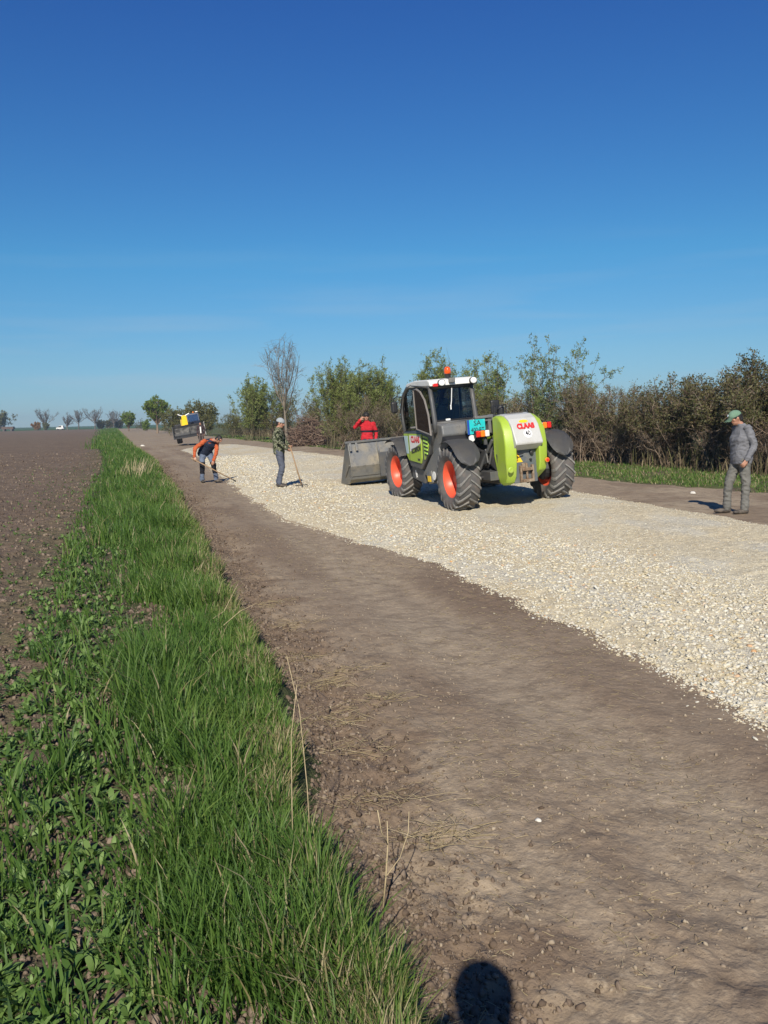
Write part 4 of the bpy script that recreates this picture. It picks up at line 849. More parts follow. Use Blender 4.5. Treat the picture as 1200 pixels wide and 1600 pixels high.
    for s_ in 'LR':
        sh, el, wr = V_['sh' + s_], V_['el' + s_], V_['wr' + s_]
        capsule(bm, sh, .072, el, .058); capsule(bm, el, .060, wr.lerp(el, .08), .044); capsule(bm, wr.lerp(el, .14), .050, wr.lerp(el, .06), .048)
    if collar: loft(bm, [(nk - hup * .05, across_s * .088, fs * .085), (nk + hup * .012, across_s * .076, fs * .074)])
    remeshed('jacket', bm, M_top, root, .011, 3, .018, .11, seed=loc[0])
    if vest:
        bm = B(); torso(bm, .036, .01); remeshed('vest', bm, vest, root, .012, 2, .010, seed=loc[0] + 3)
    # trousers
    bm = B(); loft(bm, [(pel + upv * .04, across_h * .172 * bulk, fh * .128 * bulk), (pel - upv * .06, across_h * .185 * bulk, fh * .138 * bulk), ((hl + hr) / 2 - Vector((0, 0, .08)), across_h * .165, fh * .115)])
    for s_ in 'LR':
        hp_, kn, an = V_['hip' + s_], V_['kn' + s_], V_['an' + s_]
        capsule(bm, hp_, .104, kn, .076); capsule(bm, kn, .075, an + Vector((0, 0, .035)), .066); capsule(bm, an + Vector((0, 0, .05)), .070, an + Vector((0, 0, .01)), .068)
    remeshed('trousers', bm, M_leg, root, .011, 3, .017, .12, seed=loc[0] + 9)
    for s_ in 'LR':
        an = V_['an' + s_]; t_ = Vector((toes or {}).get(s_, (f.x, f.y, 0))).normalized(); bm = B()
        capsule(bm, an + Vector((0, 0, .0)), .048, an - Vector((0, 0, .03)), .05); capsule(bm, an - Vector((0, 0, .038)) - t_ * .03, .044, an - Vector((0, 0, .045)) + t_ * .13, .040); ellip(bm, an + t_ * .16 - Vector((0, 0, .048)), (.055, .046, .032), t_)
        o = remeshed('shoe', bm, shoe or M_shoe, root, .009, 2)
        for v_ in o.data.vertices: v_.co.z = max(v_.co.z, an.z - .082)
    # hair and hats
    bm = B(); ellip(bm, hd + hup * .022 - f * .022, (.100, .084, .103), f, hup)
    ellip(bm, hd - hup * .03 - f * .055, (.055, .070, .065), f, hup)
    remeshed('hair', bm, hairm or M_hair, root, .009, 2, .006, .03)
    if hat == 'cap':
        mc = cloth('green_cap', (.14, .24, .165), (.22, .33, .25)); bm = B()
        ellip(bm, hd + hup * .050 - f * .008, (.112, .094, .090), f, hup); ob = remeshed('cap', bm, mc, root, .009, 2)
        for v_ in ob.data.vertices:
            h_ = (v_.co - hd).dot(hup)
            if h_ < .035: v_.co += hup * (.035 - h_) * .96
        bm = B(); rows_ = []
        for i in range(6):
            rr = .075 + .024 * i; row = []
            for j in range(9):
                a = (j / 8 - .5) * 2; row.append(hd + hup * (.045 - .010 * i - .02 * a * a) + f * (.09 + (rr - .075) * math.sqrt(max(0, 1 - .75 * a * a)) * 1.0) + hl_ * a * (.080 - .004 * i) - f * .02 * a * a)
            rows_.append(row)
        sheet(bm, rows_, .006); bmobj('peak', bm, mc, ob, sm=True)
        bmobj('badge', add_lathe(B(), [(.02, 0), (.018, .004), (.001, .004)], 'z', n=12), K_clear, ob).matrix_local = Matrix.Translation(hd + f * .098 + hup * .082) @ (f + hup * .5).to_track_quat('Z', 'Y').to_matrix().to_4x4()
    elif hat == 'beanie':
        bm = B(); ellip(bm, hd + hup * .042 - f * .010, (.112, .096, .100), f, hup); ob = remeshed('knitted_hat', bm, mat('grey_knit', (.34, .37, .38), .95, noise=(60, (.24, .26, .27), .4, .7), bump=(150, .8, .004)), root, .009, 2)
        for v_ in ob.data.vertices:
            h_ = (v_.co - hd).dot(hup)
            if h_ < .022: v_.co += hup * (.022 - h_) * .95
    elif hat == 'dark':
        bm = B(); ellip(bm, hd + hup * .055 - f * .008, (.108, .092, .085), f, hup); ob = remeshed('knitted_hat', bm, M_hair, root, .009, 2)
    return root
def groundp(px, depth):
    x, y = pixd(px, depth); return x, y, hz(x, y)
# man with the cap
x, y, z = groundp(1150, 14.9)
P1 = dict(pelvis=(.07, 0, .95), chest=(.065, 0, 1.26), neck=(.05, 0, 1.49), head=(-.035, 0, 1.585), shL=(.10, -.185, 1.41), shR=(.05, .185, 1.41), hipL=(.08, -.09, .92), hipR=(.05, .09, .92), knL=(.115, -.10, .48), anL=(.10, -.11, .085), knR=(-.10, .09, .49), anR=(-.11, .12, .085), elL=(.185, -.25, 1.14), wrL=(.055, -.26, .90), elR=(.08, .25, 1.13), wrR=(.04, .24, .88), handL=(.0, -.26, .82))
person('person', 'man in grey shirt, khaki trousers and green peaked cap standing beside the gravel', (x, y, z), P1, (-1, -.08, -.30), cloth('grey_shirt', (.150, .152, .165)), cloth('khaki_trousers', (.145, .142, .13), (.19, .185, .165)), hat='cap', bulk=1.12, curl=(1.0, .8), toes={'L': (-1, -.2, 0), 'R': (-1, .05, 0)}, palm={'L': (0, 1, 0)})
# camouflage
def camo():
    m = mat('camouflage_cloth', (.1, .1, .05), .95, spec=.1); t = m.node_tree; b = t.nodes['Principled BSDF']; tc = t.nodes.new('ShaderNodeTexCoord'); v_ = t.nodes.new('ShaderNodeTexNoise'); v_.inputs['Scale'].default_value = 15; v_.inputs['Detail'].default_value = 1.5
    r = t.nodes.new('ShaderNodeValToRGB'); r.color_ramp.interpolation = 'CONSTANT'; e = r.color_ramp.elements
    for p, c in ((.0, (.018, .020, .014)), (.43, (.05, .07, .03)), (.50, (.26, .26, .18)), (.565, (.025, .025, .018)), (.62, (.16, .17, .11))):
        q = e[0] if p == 0 else e.new(p); q.color = (*c, 1)
    e[len(e) - 1].color = (.42, .41, .33, 1); e[len(e) - 1].position = .68
    t.links.new(tc.outputs['Object'], v_.inputs['Vector']); t.links.new(v_.outputs['Fac'], r.inputs[0]); t.links.new(r.outputs[0], b.inputs['Base Color']); return m
x, y, z = groundp(438, 22.6); cx_, cy_, cz_ = x, y, z
P2 = dict(pelvis=(.0, 0, .95), chest=(-.01, 0, 1.26), neck=(.0, 0, 1.49), head=(.055, 0, 1.60), shR=(-.02, -.185, 1.41), shL=(.03, .185, 1.41), hipR=(0, -.09, .92), hipL=(.02, .09, .92), knR=(.075, -.09, .50), anR=(-.01, -.10, .085), knL=(.05, .08, .50), anL=(-.05, .12, .085), elR=(.02, -.25, 1.14), wrR=(.22, -.18, .955), elL=(.13, .24, 1.14), wrL=(.26, .02, 1.02), handR=(.30, -.14, .90), handL=(.30, -.08, .98))
person('person', 'person in camouflage jacket and grey knitted hat leaning on a rake on the gravel', (x, y, z), P2, (1, -.18, -.30), camo(), cloth('slate_trousers', (.085, .095, .125)), hat='beanie', curl=(1.2, 1.2), toes={'L': (1, .2, 0), 'R': (1, -.25, 0)}, palm={'R': (.6, .6, 0), 'L': (.5, -.8, 0)})
M_wood = mat('worn_wood', (.36, .24, .13), .7, noise=(30, (.22, .14, .08), .4, .7)); M_iron = mat('tool_iron', (.09, .075, .06), .6, .5)
def tool(name, label, cat, a, b, r=.016):
    t = thing(name, label, cat, tuple(b)); bm = B(); add_tube(bm, [Vector(a) - Vector(b), (Vector(a) - Vector(b)) * .5, Vector((0, 0, 0))], [r, r * 1.05, r], 8); bmobj('handle', bm, M_wood, t, sm=True); return t
a = Vector((x + .29, y - .13, z + 1.05)); b = Vector((x + .56, y - .22, z + .05))
t = tool('rake', 'long handled rake held by the person in camouflage, its head on the gravel', 'rake', a, b)
bm = B(); add_tube(bm, [(-.14, -.12, .0), (.14, .12, .0)], .012, 6)
for k in range(6): q = -.13 + .052 * k; add_tube(bm, [(q, q * .857, 0), (q + .02, q * .857 - .02, -.07)], .005, 5)
bmobj('rake_head', bm, M_iron, t)
# bent man
def workpants():
    m = cloth('blue_work_trousers', (.12, .15, .21)); t = m.node_tree; b = t.nodes['Principled BSDF']; tc = t.nodes.new('ShaderNodeTexCoord'); sp = t.nodes.new('ShaderNodeSeparateXYZ'); r = t.nodes.new('ShaderNodeValToRGB'); r.color_ramp.interpolation = 'CONSTANT'
    src = b.inputs['Base Color'].links[0].from_socket; e = r.color_ramp.elements; e[0].color = (0, 0, 0, 1); e[1].position = .26; e[1].color = (1, 1, 1, 1); q = e.new(.60); q.color = (0, 0, 0, 1)
    t.links.new(tc.outputs['Object'], sp.inputs[0]); t.links.new(sp.outputs['Z'], r.inputs[0]); mx = t.nodes.new('ShaderNodeMixRGB'); t.links.new(r.outputs[0], mx.inputs[0]); t.links.new(src, mx.inputs[1]); mx.inputs[2].default_value = (.018, .018, .024, 1); t.links.new(mx.outputs[0], b.inputs['Base Color']); return m
x, y, z = groundp(327, 25.8)
P3 = dict(pelvis=(-.10, .10, .90), chest=(.06, -.02, 1.13), neck=(.23, -.12, 1.24), head=(.36, -.17, 1.235), shR=(-.05, -.17, 1.20), shL=(.24, .06, 1.15), hipR=(-.17, .06, .87), hipL=(.0, .16, .88), knR=(-.17, -.06, .49), anR=(-.20, .02, .085), knL=(.14, .04, .49), anL=(.18, .10, .085), elR=(-.32, -.24, 1.0), wrR=(-.33, -.30, .76), elL=(.26, -.07, .88), wrL=(.19, -.24, .64), handR=(-.30, -.34, .69), handL=(.17, -.30, .56))
person('person', 'man bending over a shovel in orange sleeves and dark blue vest on the dirt edge', (x, y, z), P3, (.75, -.55, -.55), cloth('orange_sweater', (.42, .095, .035)), workpants(), vest=cloth('navy_vest', (.020, .028, .050)), curl=(1.3, 1.3), toes={'L': (.9, -.35, 0), 'R': (.3, -.9, 0)}, palm={'R': (.2, .3, -.8), 'L': (-.5, .2, -.8)}, collar=False)
a = Vector((x - .42, y - .36, z + .735)); b = Vector((x + .70, y - .26, z + .10))
t = tool('shovel', 'wooden handled shovel held by the bending man in orange sleeves', 'shovel', a, b)
bm = B(); rows_ = [[(.0 + .07 * i, (j - 2) * .055 * (1 - .12 * i), .0 - .030 * i - .012 * (4 - (j - 2) ** 2) * .5) for j in range(5)] for i in range(5)]; sheet(bm, rows_, .004); bmobj('blade', bm, M_iron, t)
# man in red behind the bucket
def redtop():
    m = cloth('red_top', (.42, .020, .028)); t = m.node_tree; b = t.nodes['Principled BSDF']; tc = t.nodes.new('ShaderNodeTexCoord'); sp = t.nodes.new('ShaderNodeSeparateXYZ'); r = t.nodes.new('ShaderNodeValToRGB'); r.color_ramp.interpolation = 'CONSTANT'
    src = b.inputs['Base Color'].links[0].from_socket; mp = t.nodes.new('ShaderNodeMath'); mp.operation = 'MULTIPLY'; mp.inputs[1].default_value = .5; e = r.color_ramp.elements; e[0].color = (0, 0, 0, 1); e[1].position = .585; e[1].color = (1, 1, 1, 1); q = e.new(.617); q.color = (0, 0, 0, 1)
    t.links.new(tc.outputs['Object'], sp.inputs[0]); t.links.new(sp.outputs['Z'], mp.inputs[0]); t.links.new(mp.outputs[0], r.inputs[0]); mx = t.nodes.new('ShaderNodeMixRGB'); t.links.new(r.outputs[0], mx.inputs[0]); t.links.new(src, mx.inputs[1]); mx.inputs[2].default_value = (.018, .018, .028, 1); t.links.new(mx.outputs[0], b.inputs['Base Color']); return m
x, y, z = groundp(575, 27.5)
P4 = dict(pelvis=(.0, 0, .98), chest=(.0, 0, 1.29), neck=(-.01, -.01, 1.52), head=(-.01, -.06, 1.645), shR=(-.20, 0, 1.45), shL=(.20, 0, 1.43), hipR=(-.09, 0, .95), hipL=(.09, 0, .95), knR=(-.10, -.03, .50), anR=(-.11, .0, .085), knL=(.11, -.03, .50), anL=(.13, .02, .085), elR=(-.36, -.12, 1.34), wrR=(-.19, -.20, 1.56), elL=(.29, .02, 1.15), wrL=(.26, -.08, .90), handR=(-.12, -.21, 1.64))
person('person', 'man in red top with a raised hand standing behind the grey bucket', (x, y, z), P4, (.06, -1, -.1), redtop(), cloth('dark_trousers', (.03, .03, .04)), hat='dark', bulk=1.02, curl=(.6, .9), palm={'R': (.6, .6, 0)})
# distant person beside the far loader
x, y, z = groundp(315, 66)
P5 = dict(P4); P5.update(elR=(-.27, .02, 1.15), wrR=(-.24, -.10, .90)); P5.pop('handR')
person('person', 'distant figure in dark jacket with pale scarf standing beside the far loader', (x, y, z), P5, (-.6, -.8, -.05), cloth('dark_jacket', (.045, .030, .032)), cloth('brown_trousers', (.09, .07, .065)), curl=(.5, .5))
sc_ = bmobj('scarf', add_prism(B(), [(-.05, 1.42), (.05, 1.42), (.07, .95), (-.02, .95)], -.185, -.15), K_white, None, bevel=.01); sc_.parent = [o for o in bpy.data.objects if o.get('label', '').startswith('distant figure')][0]
# the photographer stands behind the camera; only the shadow falls into view
z = float(ZT(np.array([0.0]), np.array([-.3]))[0]) * 0
P6 = dict(pelvis=(.02, -.38, .97), chest=(.02, -.36, 1.28), neck=(.02, -.34, 1.50), head=(.02, -.27, 1.64), shL=(-.17, -.34, 1.42), shR=(.21, -.34, 1.42), hipL=(-.07, -.38, .94), hipR=(.11, -.38, .94), knL=(-.10, -.36, .50), anL=(-.12, -.38, .085), knR=(.14, -.36, .50), anR=(.16, -.38, .085), elL=(-.21, -.22, 1.14), wrL=(-.13, -.13, 1.38), elR=(.25, -.22, 1.14), wrR=(.13, -.13, 1.36), handL=(-.11, -.11, 1.47), handR=(.11, -.11, 1.45))
person('person', 'photographer in dark clothes whose head shadow falls on the track in the foreground', (0.025, .02, .165), P6, (0, 1, 0), cloth('dark_coat', (.04, .04, .05)), cloth('dark_jeans', (.04, .05, .08)), hat='beanie', curl=(.7, .7), palm={'L': (1, .2, 0), 'R': (-1, .2, 0)})  # unseen hat added, hands set close, to widen the cast head shadow
# ---------------------------------------------------------------- shrubs and trees
def nrmz(a): return a / (np.linalg.norm(a, axis=-1, keepdims=True) + 1e-9)
def grow(P, D, L, nseg, wob, upb, rg_):
    """curved polylines from P along D; returns (n, nseg+1, 3)"""
    n = len(P); out = np.zeros((n, nseg + 1, 3)); out[:, 0] = P; d = D.copy()
    for k in range(nseg):
        d = nrmz(d + rg_.normal(0, wob, (n, 3)) + np.array([0, 0, upb])); out[:, k + 1] = out[:, k] + d * (L / nseg)[:, None]
    return out
def tubes(polys):
    """list of (points (n,k,3), r0 (n,), r1 (n,), sides)"""
    VV, FF, off, rn = [], [], 0, []
    for P, r0, r1, ns in polys:
        n, k, _ = P.shape; d = nrmz(np.gradient(P, axis=1)); a = np.array([.3, .5, .81]); u = nrmz(np.cross(d, a)); w_ = np.cross(d, u)
        rr = r0[:, None] + (r1 - r0)[:, None] * np.linspace(0, 1, k)[None]
        th = np.arange(ns) * 2 * math.pi / ns
        ring = P[:, :, None, :] + (u[:, :, None] * np.cos(th)[None, None, :, None] + w_[:, :, None] * np.sin(th)[None, None, :, None]) * rr[:, :, None, None]
        VV.append(ring.reshape(-1, 3)); idx = off + np.arange(n * k * ns).reshape(n, k, ns)
        q = np.stack([idx[:, :-1], np.roll(idx, -1, 2)[:, :-1], np.roll(idx, -1, 2)[:, 1:], idx[:, 1:]], -1).reshape(-1, 4)
        FF.append(q); off += n * k * ns; rn.append(np.repeat(rng.uniform(0, 1, n), (k - 1) * ns))
    return np.concatenate(VV), np.concatenate(FF), np.concatenate(rn)
def kids(P, num, t0, rg_, a, b, c, L0, L1, Lpar=None):
    """children on polylines P: random parent & position; direction = a*parent + b*random + c*up"""
    n, k, _ = P.shape; i = rg_.integers(0, n, num); t = t0 + (1 - t0) * rg_.uniform(0, 1, num) ** .9; f = t * (k - 1); j = np.minimum(f.astype(int), k - 2); fr = (f - j)[:, None]
    pos = P[i, j] * (1 - fr) + P[i, j + 1] * fr; pd_ = nrmz(P[i, j + 1] - P[i, j]); d = nrmz(a * pd_ + b * nrmz(rg_.normal(0, 1, (num, 3))) + np.array([0, 0, c]))
    L = rg_.uniform(L0, L1, num) * (1 - .45 * t); return pos, d, L, t
def leaves(P, num, size, asp, rg_, spread, t0=.1, up=.2):
    n, k, _ = P.shape; i = rg_.integers(0, n, num); f = (t0 + (1 - t0) * rg_.uniform(0, 1, num)) * (k - 1); j = np.minimum(f.astype(int), k - 2); fr = (f - j)[:, None]
    c = P[i, j] * (1 - fr) + P[i, j + 1] * fr + rg_.normal(0, spread, (num, 3)); d = nrmz(rg_.normal(0, 1, (num, 3)) + np.array([0, 0, up])); s = nrmz(np.cross(d, rg_.normal(0, 1, (num, 3))))
    sz = size * rg_.uniform(.6, 1.35, num)[:, None]; V = np.stack([c, c + d * sz * .5 + s * sz * asp, c + d * sz, c + d * sz * .5 - s * sz * asp], 1).reshape(-1, 3)
    return V, (np.arange(num) * 4)[:, None] + np.arange(4)[None], i
T_bark = {
 'brown': mat('brown_twigs', rough=.9, spec=.1, rndramp=[(0, (.095, .067, .050)), (.5, (.185, .135, .096)), (.85, (.27, .21, .155)), (1, (.38, .32, .25))]),
 'grey': mat('grey_bark', rough=.9, spec=.1, rndramp=[(0, (.10, .085, .065)), (1, (.24, .205, .16))]),
 'olive': mat('olive_stems', rough=.9, spec=.1, rndramp=[(0, (.085, .075, .045)), (1, (.19, .165, .10))]),
 'far': mat('far_bark', rough=.9, spec=.1, rndramp=[(0, (.09, .075, .065)), (1, (.17, .15, .13))])}
T_leaf = {
 'willow': leafmat('willow_leaves', [(0, (.105, .140, .038)), (.5, (.21, .26, .070)), (1, (.33, .37, .13))], .35),
 'pale': leafmat('pale_leaves', [(0, (.10, .14, .045)), (.5, (.19, .24, .085)), (1, (.30, .34, .16))], .4),
 'bramble': leafmat('bramble_leaves', [(0, (.045, .055, .022)), (.45, (.090, .095, .036)), (.75, (.14, .125, .050)), (1, (.19, .145, .078))], .2),
 'olive': leafmat('olive_leaves', [(0, (.080, .085, .032)), (.5, (.150, .155, .052)), (1, (.21, .205, .085))], .3),
 'lime': leafmat('lime_leaves', [(0, (.10, .16, .020)), (.5, (.17, .25, .035)), (1, (.25, .32, .07))], .4),
 'rust': leafmat('rust_leaves', [(0, (.20, .10, .03)), (1, (.36, .20, .06))], .3)}
def plant(name, label, cat, x, y, Hh, W, bark, leaf, nst=18, n2=350, n3=1400, nl=9000, ls=.075, asp=.2, stemr=.02, tl=.35, upb=.10, fan=.7, group=None, trunk=0, seed=1, lt0=.15, lspread=.03, l2=.30, l3=.14, depth=None, wob=.12, c2=.25, zr=None):
    r_ = np.random.default_rng(seed); root = thing(name, label, cat, (x, y, hz(x, y) - .03), group=group); D_ = depth or W
    if trunk:      # one or two trunks, then limbs from it
        tp = grow(np.zeros((1, 3)), np.array([[.03, 0, 1.]]), np.array([trunk]), 6, .05, .1, r_)
        top = tp[0, -1]; base = np.repeat(tp[:, -1], nst, 0) - np.array([0, 0, 1]) * (r_.uniform(0, .35, nst) * trunk)[:, None]
        base[:, :2] = np.interp(base[:, 2], tp[0, :, 2], tp[0, :, 0])[:, None] * np.array([[1, 0]]) + np.interp(base[:, 2], tp[0, :, 2], tp[0, :, 1])[:, None] * np.array([[0, 1]])
        Hs = Hh - trunk
    else:
        a = r_.uniform(0, 6.283, nst); q = np.sqrt(r_.uniform(0, 1, nst)); base = np.stack([np.cos(a) * q * W * .30, np.sin(a) * q * D_ * .30, 0 * a], 1); Hs = Hh
    a = r_.uniform(0, 6.283, nst); q = r_.uniform(0, 1, nst) ** .6; tx = np.cos(a) * q * W * .5 * fan; ty = np.sin(a) * q * D_ * .5 * fan
    hz_ = Hs * np.sqrt(1 - .55 * q ** 2) * r_.uniform(.72, 1.0, nst); tgt = np.stack([tx, ty, hz_ + (trunk if trunk else 0)], 1); dv = tgt - base; L = np.linalg.norm(dv, axis=1)
    P1 = grow(base, nrmz(dv), L, 6, wob, upb, r_); polys = [(P1, np.full(nst, stemr * (1.4 if trunk else 1)), np.full(nst, stemr * .25), 4)]
    if trunk: polys.append((tp, np.full(1, max(stemr * 2.6, trunk * .045)), np.full(1, stemr * 1.5), 7))
    p2, d2, L2, t2 = kids(P1, n2, .12 if not trunk else .2, r_, .75, .85, c2, Hs * l2 * .5, Hs * l2); P2 = grow(p2, d2, L2, 3, .2, .08, r_)
    polys.append((P2, np.full(n2, stemr * .42), np.full(n2, stemr * .15), 3))
    last = P2
    if n3:
        p3, d3, L3, t3 = kids(P2, n3, .15, r_, .6, .9, .12, Hs * l3 * .4, Hs * l3); P3 = grow(p3, d3, L3, 2, .22, .05, r_); polys.append((P3, np.full(n3, stemr * .24), np.full(n3, stemr * .12), 3)); last = P3
    V, Fq, rn = tubes(polys)
    npmesh('stems' if not trunk else 'trunk', V, [Fq], T_bark[bark], parent=root, rnd=rn)
    if nl:
        if zr: keep = np.flatnonzero(last[:, -1, 2] > zr * Hh); last = last[keep] if len(keep) > 5 else last
        V, Fq, i = leaves(last, nl, ls, asp, r_, lspread, lt0); cl = r_.uniform(0, 1, len(last))
        npmesh('foliage' if not trunk else 'crown', V, [Fq], T_leaf[leaf], parent=root, rnd=np.clip(cl[i] * .6 + r_.uniform(0, .4, nl), 0, 1))
    return root
def pl(name, label, cat, px0, px1, top, d, *a, **k):
    pc = (px0 + px1) / 2; x, y = pixd(pc, d); hy = 656 - .022 * (pc - 600); Hh = 1.7 + (hy - top) / 1400 * d; W = (px1 - px0) / 1400 * d
    return plant(name, label, cat, x, y, Hh, W, *a, **k)
G = 'shrubs of the roadside hedge'
# right-hand hedge, near to far
hed = [  # px0 px1 top  d   bark leaf  label
 (1150, 1300, 548, 24.5, 'brown', 'bramble', 'tall dark bramble thicket at the right edge behind the capped man', dict(nst=40, n2=1500, n3=6500, nl=26000, ls=.062, asp=.34, l2=.34, wob=.22, depth=3.6)),
 (1068, 1200, 572, 27.0, 'brown', 'bramble', 'dark bushy shrub with arching shoots just left of the right edge thicket', dict(nst=34, n2=1300, n3=6000, nl=21000, ls=.06, asp=.34, l2=.34, wob=.22, depth=3.6)),
 (990, 1095, 595, 29.0, 'brown', 'bramble', 'brown thicket topped by dark leafy shoots left of the capped man', dict(nst=34, n2=1200, n3=5500, nl=15000, ls=.06, asp=.32, l2=.30, wob=.18, depth=3.6)),
 (920, 1030, 602, 31.0, 'brown', 'olive', 'dense brown twiggy bush in the middle of the right hedge', dict(nst=44, n2=1300, n3=5500, nl=11000, ls=.055, l2=.26, depth=3.6)),
 (855, 960, 588, 32.5, 'brown', 'olive', 'fan shaped bush of bare brown stems just right of the telehandler', dict(nst=60, n2=1300, n3=4500, nl=9000, ls=.055, l2=.24, fan=.95, depth=3.4)),
 (785, 885, 602, 35.0, 'brown', 'olive', 'brown bush rising directly behind the green rear cover of the telehandler', dict(nst=44, n2=1100, n3=3800, nl=10000, ls=.06, l2=.25, depth=3.6)),
 (715, 800, 610, 39.0, 'olive', 'olive', 'low olive bush behind the telehandler between cab and rear cover', dict(nst=36, n2=900, n3=2600, nl=6500, ls=.075, l2=.25, depth=3.6)),
 (640, 730, 607, 43.0, 'olive', 'olive', 'low brownish bush behind the telehandler cab', dict(nst=36, n2=800, n3=2200, nl=7000, ls=.08, depth=3.8)),
 (600, 670, 625, 48.0, 'brown', 'olive', 'low dark bush left of the telehandler cab behind the wing mirror', dict(nst=36, n2=800, n3=2200, nl=5500, ls=.08, depth=4)),
 (455, 520, 622, 66.0, 'brown', 'olive', 'low brown bush behind the brush pile left of the large willow', dict(nst=34, n2=700, n3=2000, nl=6000, ls=.10, depth=4)),
 (405, 470, 640, 84.0, 'brown', 'olive', 'low brown bush at the foot of the bare tree', dict(nst=34, n2=700, n3=1800, nl=4500, ls=.11, depth=5)),
 (338, 395, 646, 102.0, 'olive', 'olive', 'low even olive hedge shrub right of the round bush', dict(nst=40, n2=800, n3=1800, nl=7000, ls=.12, depth=6, fan=1.1)),
]
for i, (a, b, t, d, bk_, lf, lab, kw) in enumerate(hed): pl('shrub', lab, 'shrub', a, b, t + 2, d, bk_, lf, group=G, seed=40 + i, **{**dict(fan=1.15, zr=.42), **kw})
# willows and trees standing out of it
pl('willow', 'sparse tall willow with pale young leaves against the sky right of the telehandler', 'willow', 790, 945, 520, 34, 'grey', 'pale', nst=34, n2=460, n3=1100, nl=11000, ls=.08, asp=.2, l2=.16, l3=.09, fan=1.0, group=G, seed=70, wob=.07, upb=.06, stemr=.017, zr=.30)
pl('willow', 'loose grey green willow just behind and right of the cab roof', 'willow', 722, 812, 546, 40, 'grey', 'willow', nst=34, n2=520, n3=1500, nl=14000, ls=.095, asp=.17, l2=.17, l3=.09, group=G, seed=71, wob=.08, zr=.25, fan=1.0)
pl('willow', 'leafy willow bush rising behind the white cab roof', 'willow', 643, 742, 553, 46, 'olive', 'willow', nst=46, n2=1000, n3=2600, nl=26000, ls=.10, asp=.18, c2=.8, l2=.26, l3=.10, group=G, seed=72, wob=.08, zr=.2, fan=1.05)
pl('willow', 'large dense willow bush behind the man in red', 'willow', 492, 570, 566, 56, 'olive', 'willow', nst=60, n2=1300, n3=3400, nl=32000, ls=.105, asp=.18, c2=.8, l2=.26, l3=.10, group=G, seed=73, wob=.07, zr=.16, fan=1.05)
pl('willow', 'bright green willow bush right of the man in red', 'willow', 545, 626, 568, 54, 'olive', 'willow', nst=56, n2=1300, n3=3400, nl=32000, ls=.105, asp=.18, c2=.8, l2=.26, l3=.10, group=G, seed=74, wob=.07, zr=.16, fan=1.05)
pl('shrub', 'dark twiggy undergrowth beneath the large willow bush', 'shrub', 500, 625, 628, 52, 'brown', 'bramble', nst=44, n2=1100, n3=3200, nl=5000, ls=.09, group=G, seed=75, depth=4, fan=1.2)
pl('willow', 'broad grey green willow left of the bare tree', 'willow', 366, 432, 588, 84, 'olive', 'willow', nst=56, n2=1100, n3=2800, nl=24000, ls=.14, asp=.2, c2=.8, l2=.26, l3=.10, group=G, seed=76, zr=.22, fan=1.05)
pl('willow', 'brownish green willow right behind the bare tree trunk', 'willow', 415, 466, 596, 86, 'brown', 'olive', nst=40, n2=700, n3=2000, nl=8500, ls=.13, asp=.2, l2=.18, l3=.10, group=G, seed=77, zr=.2, fan=1.05)
pl('bare_tree', 'slender leafless tree with fine twigs rising above the hedge', 'tree', 412, 484, 531, 76, 'grey', 'olive', nst=11, n2=150, n3=620, nl=0, trunk=3.4, stemr=.042, l2=.40, l3=.22, seed=78, fan=1.5, wob=.10, c2=.45)
# brush pile
bx_, by_ = pixd(482, 62); r_ = np.random.default_rng(5); n = 1500
a = r_.uniform(0, 6.28, n); q = np.sqrt(r_.uniform(0, 1, n)); ce = np.stack([np.cos(a) * q * 1.55, np.sin(a) * q * 1.3, np.zeros(n)], 1); ce[:, 2] = r_.uniform(0, 1, n) * 2.0 * (1 - q ** 2) + .1
dd = nrmz(r_.normal(0, 1, (n, 3)) * np.array([1, 1, .35])); Ls = r_.uniform(.5, 1.5, n); Pq = grow(ce - dd * Ls[:, None] / 2, dd, Ls, 3, .12, 0, r_); Pq[:, :, 2] = np.maximum(Pq[:, :, 2], .03)
V, Fq, rn = tubes([(Pq, np.full(n, .017), np.full(n, .007), 4)]); V[:, 0] += bx_; V[:, 1] += by_; V[:, 2] += hz(bx_, by_)
o = npmesh('brush_pile', V, [Fq], mat('cut_brush', rough=.9, rndramp=[(0, (.09, .055, .040)), (.6, (.20, .13, .095)), (1, (.36, .27, .20))]), rnd=rn); setup(o, 'heap of cut brown branches lying in front of the willows', 'brush pile')
# farther trees along the road
GT = 'trees along the far end of the road'
pl('shrub', 'round olive bush behind the distant loader', 'shrub', 286, 345, 627, 125, 'olive', 'olive', nst=50, n2=900, n3=2400, nl=17000, ls=.16, asp=.28, seed=80, group=GT, fan=1.1, zr=.1)
pl('shrub', 'darker bush left of the distant loader joining the round bush', 'shrub', 252, 302, 640, 135, 'brown', 'olive', nst=50, n2=800, n3=2000, nl=12000, ls=.18, asp=.28, seed=81, group=GT, fan=1.1)
pl('leafing_tree', 'round topped lime green tree with dark trunks left of the distant loader', 'tree', 226, 266, 622, 170, 'brown', 'lime', nst=26, n2=500, n3=1500, nl=13000, ls=.22, asp=.3, trunk=2.2, stemr=.09, seed=82, group=GT, l2=.30, fan=1.1)
pl('leafing_tree', 'small rounded light green tree at the end of the road', 'tree', 189, 214, 644, 250, 'brown', 'lime', nst=24, n2=400, n3=1200, nl=9000, ls=.30, asp=.3, trunk=1.0, stemr=.09, seed=83, group=GT, l2=.32, fan=1.15)
pl('shrub', 'tiny yellow green shrub beside the far end of the road', 'shrub', 221, 236, 657, 240, 'brown', 'lime', nst=16, n2=200, n3=600, nl=3500, ls=.25, asp=.3, seed=84, group=GT)
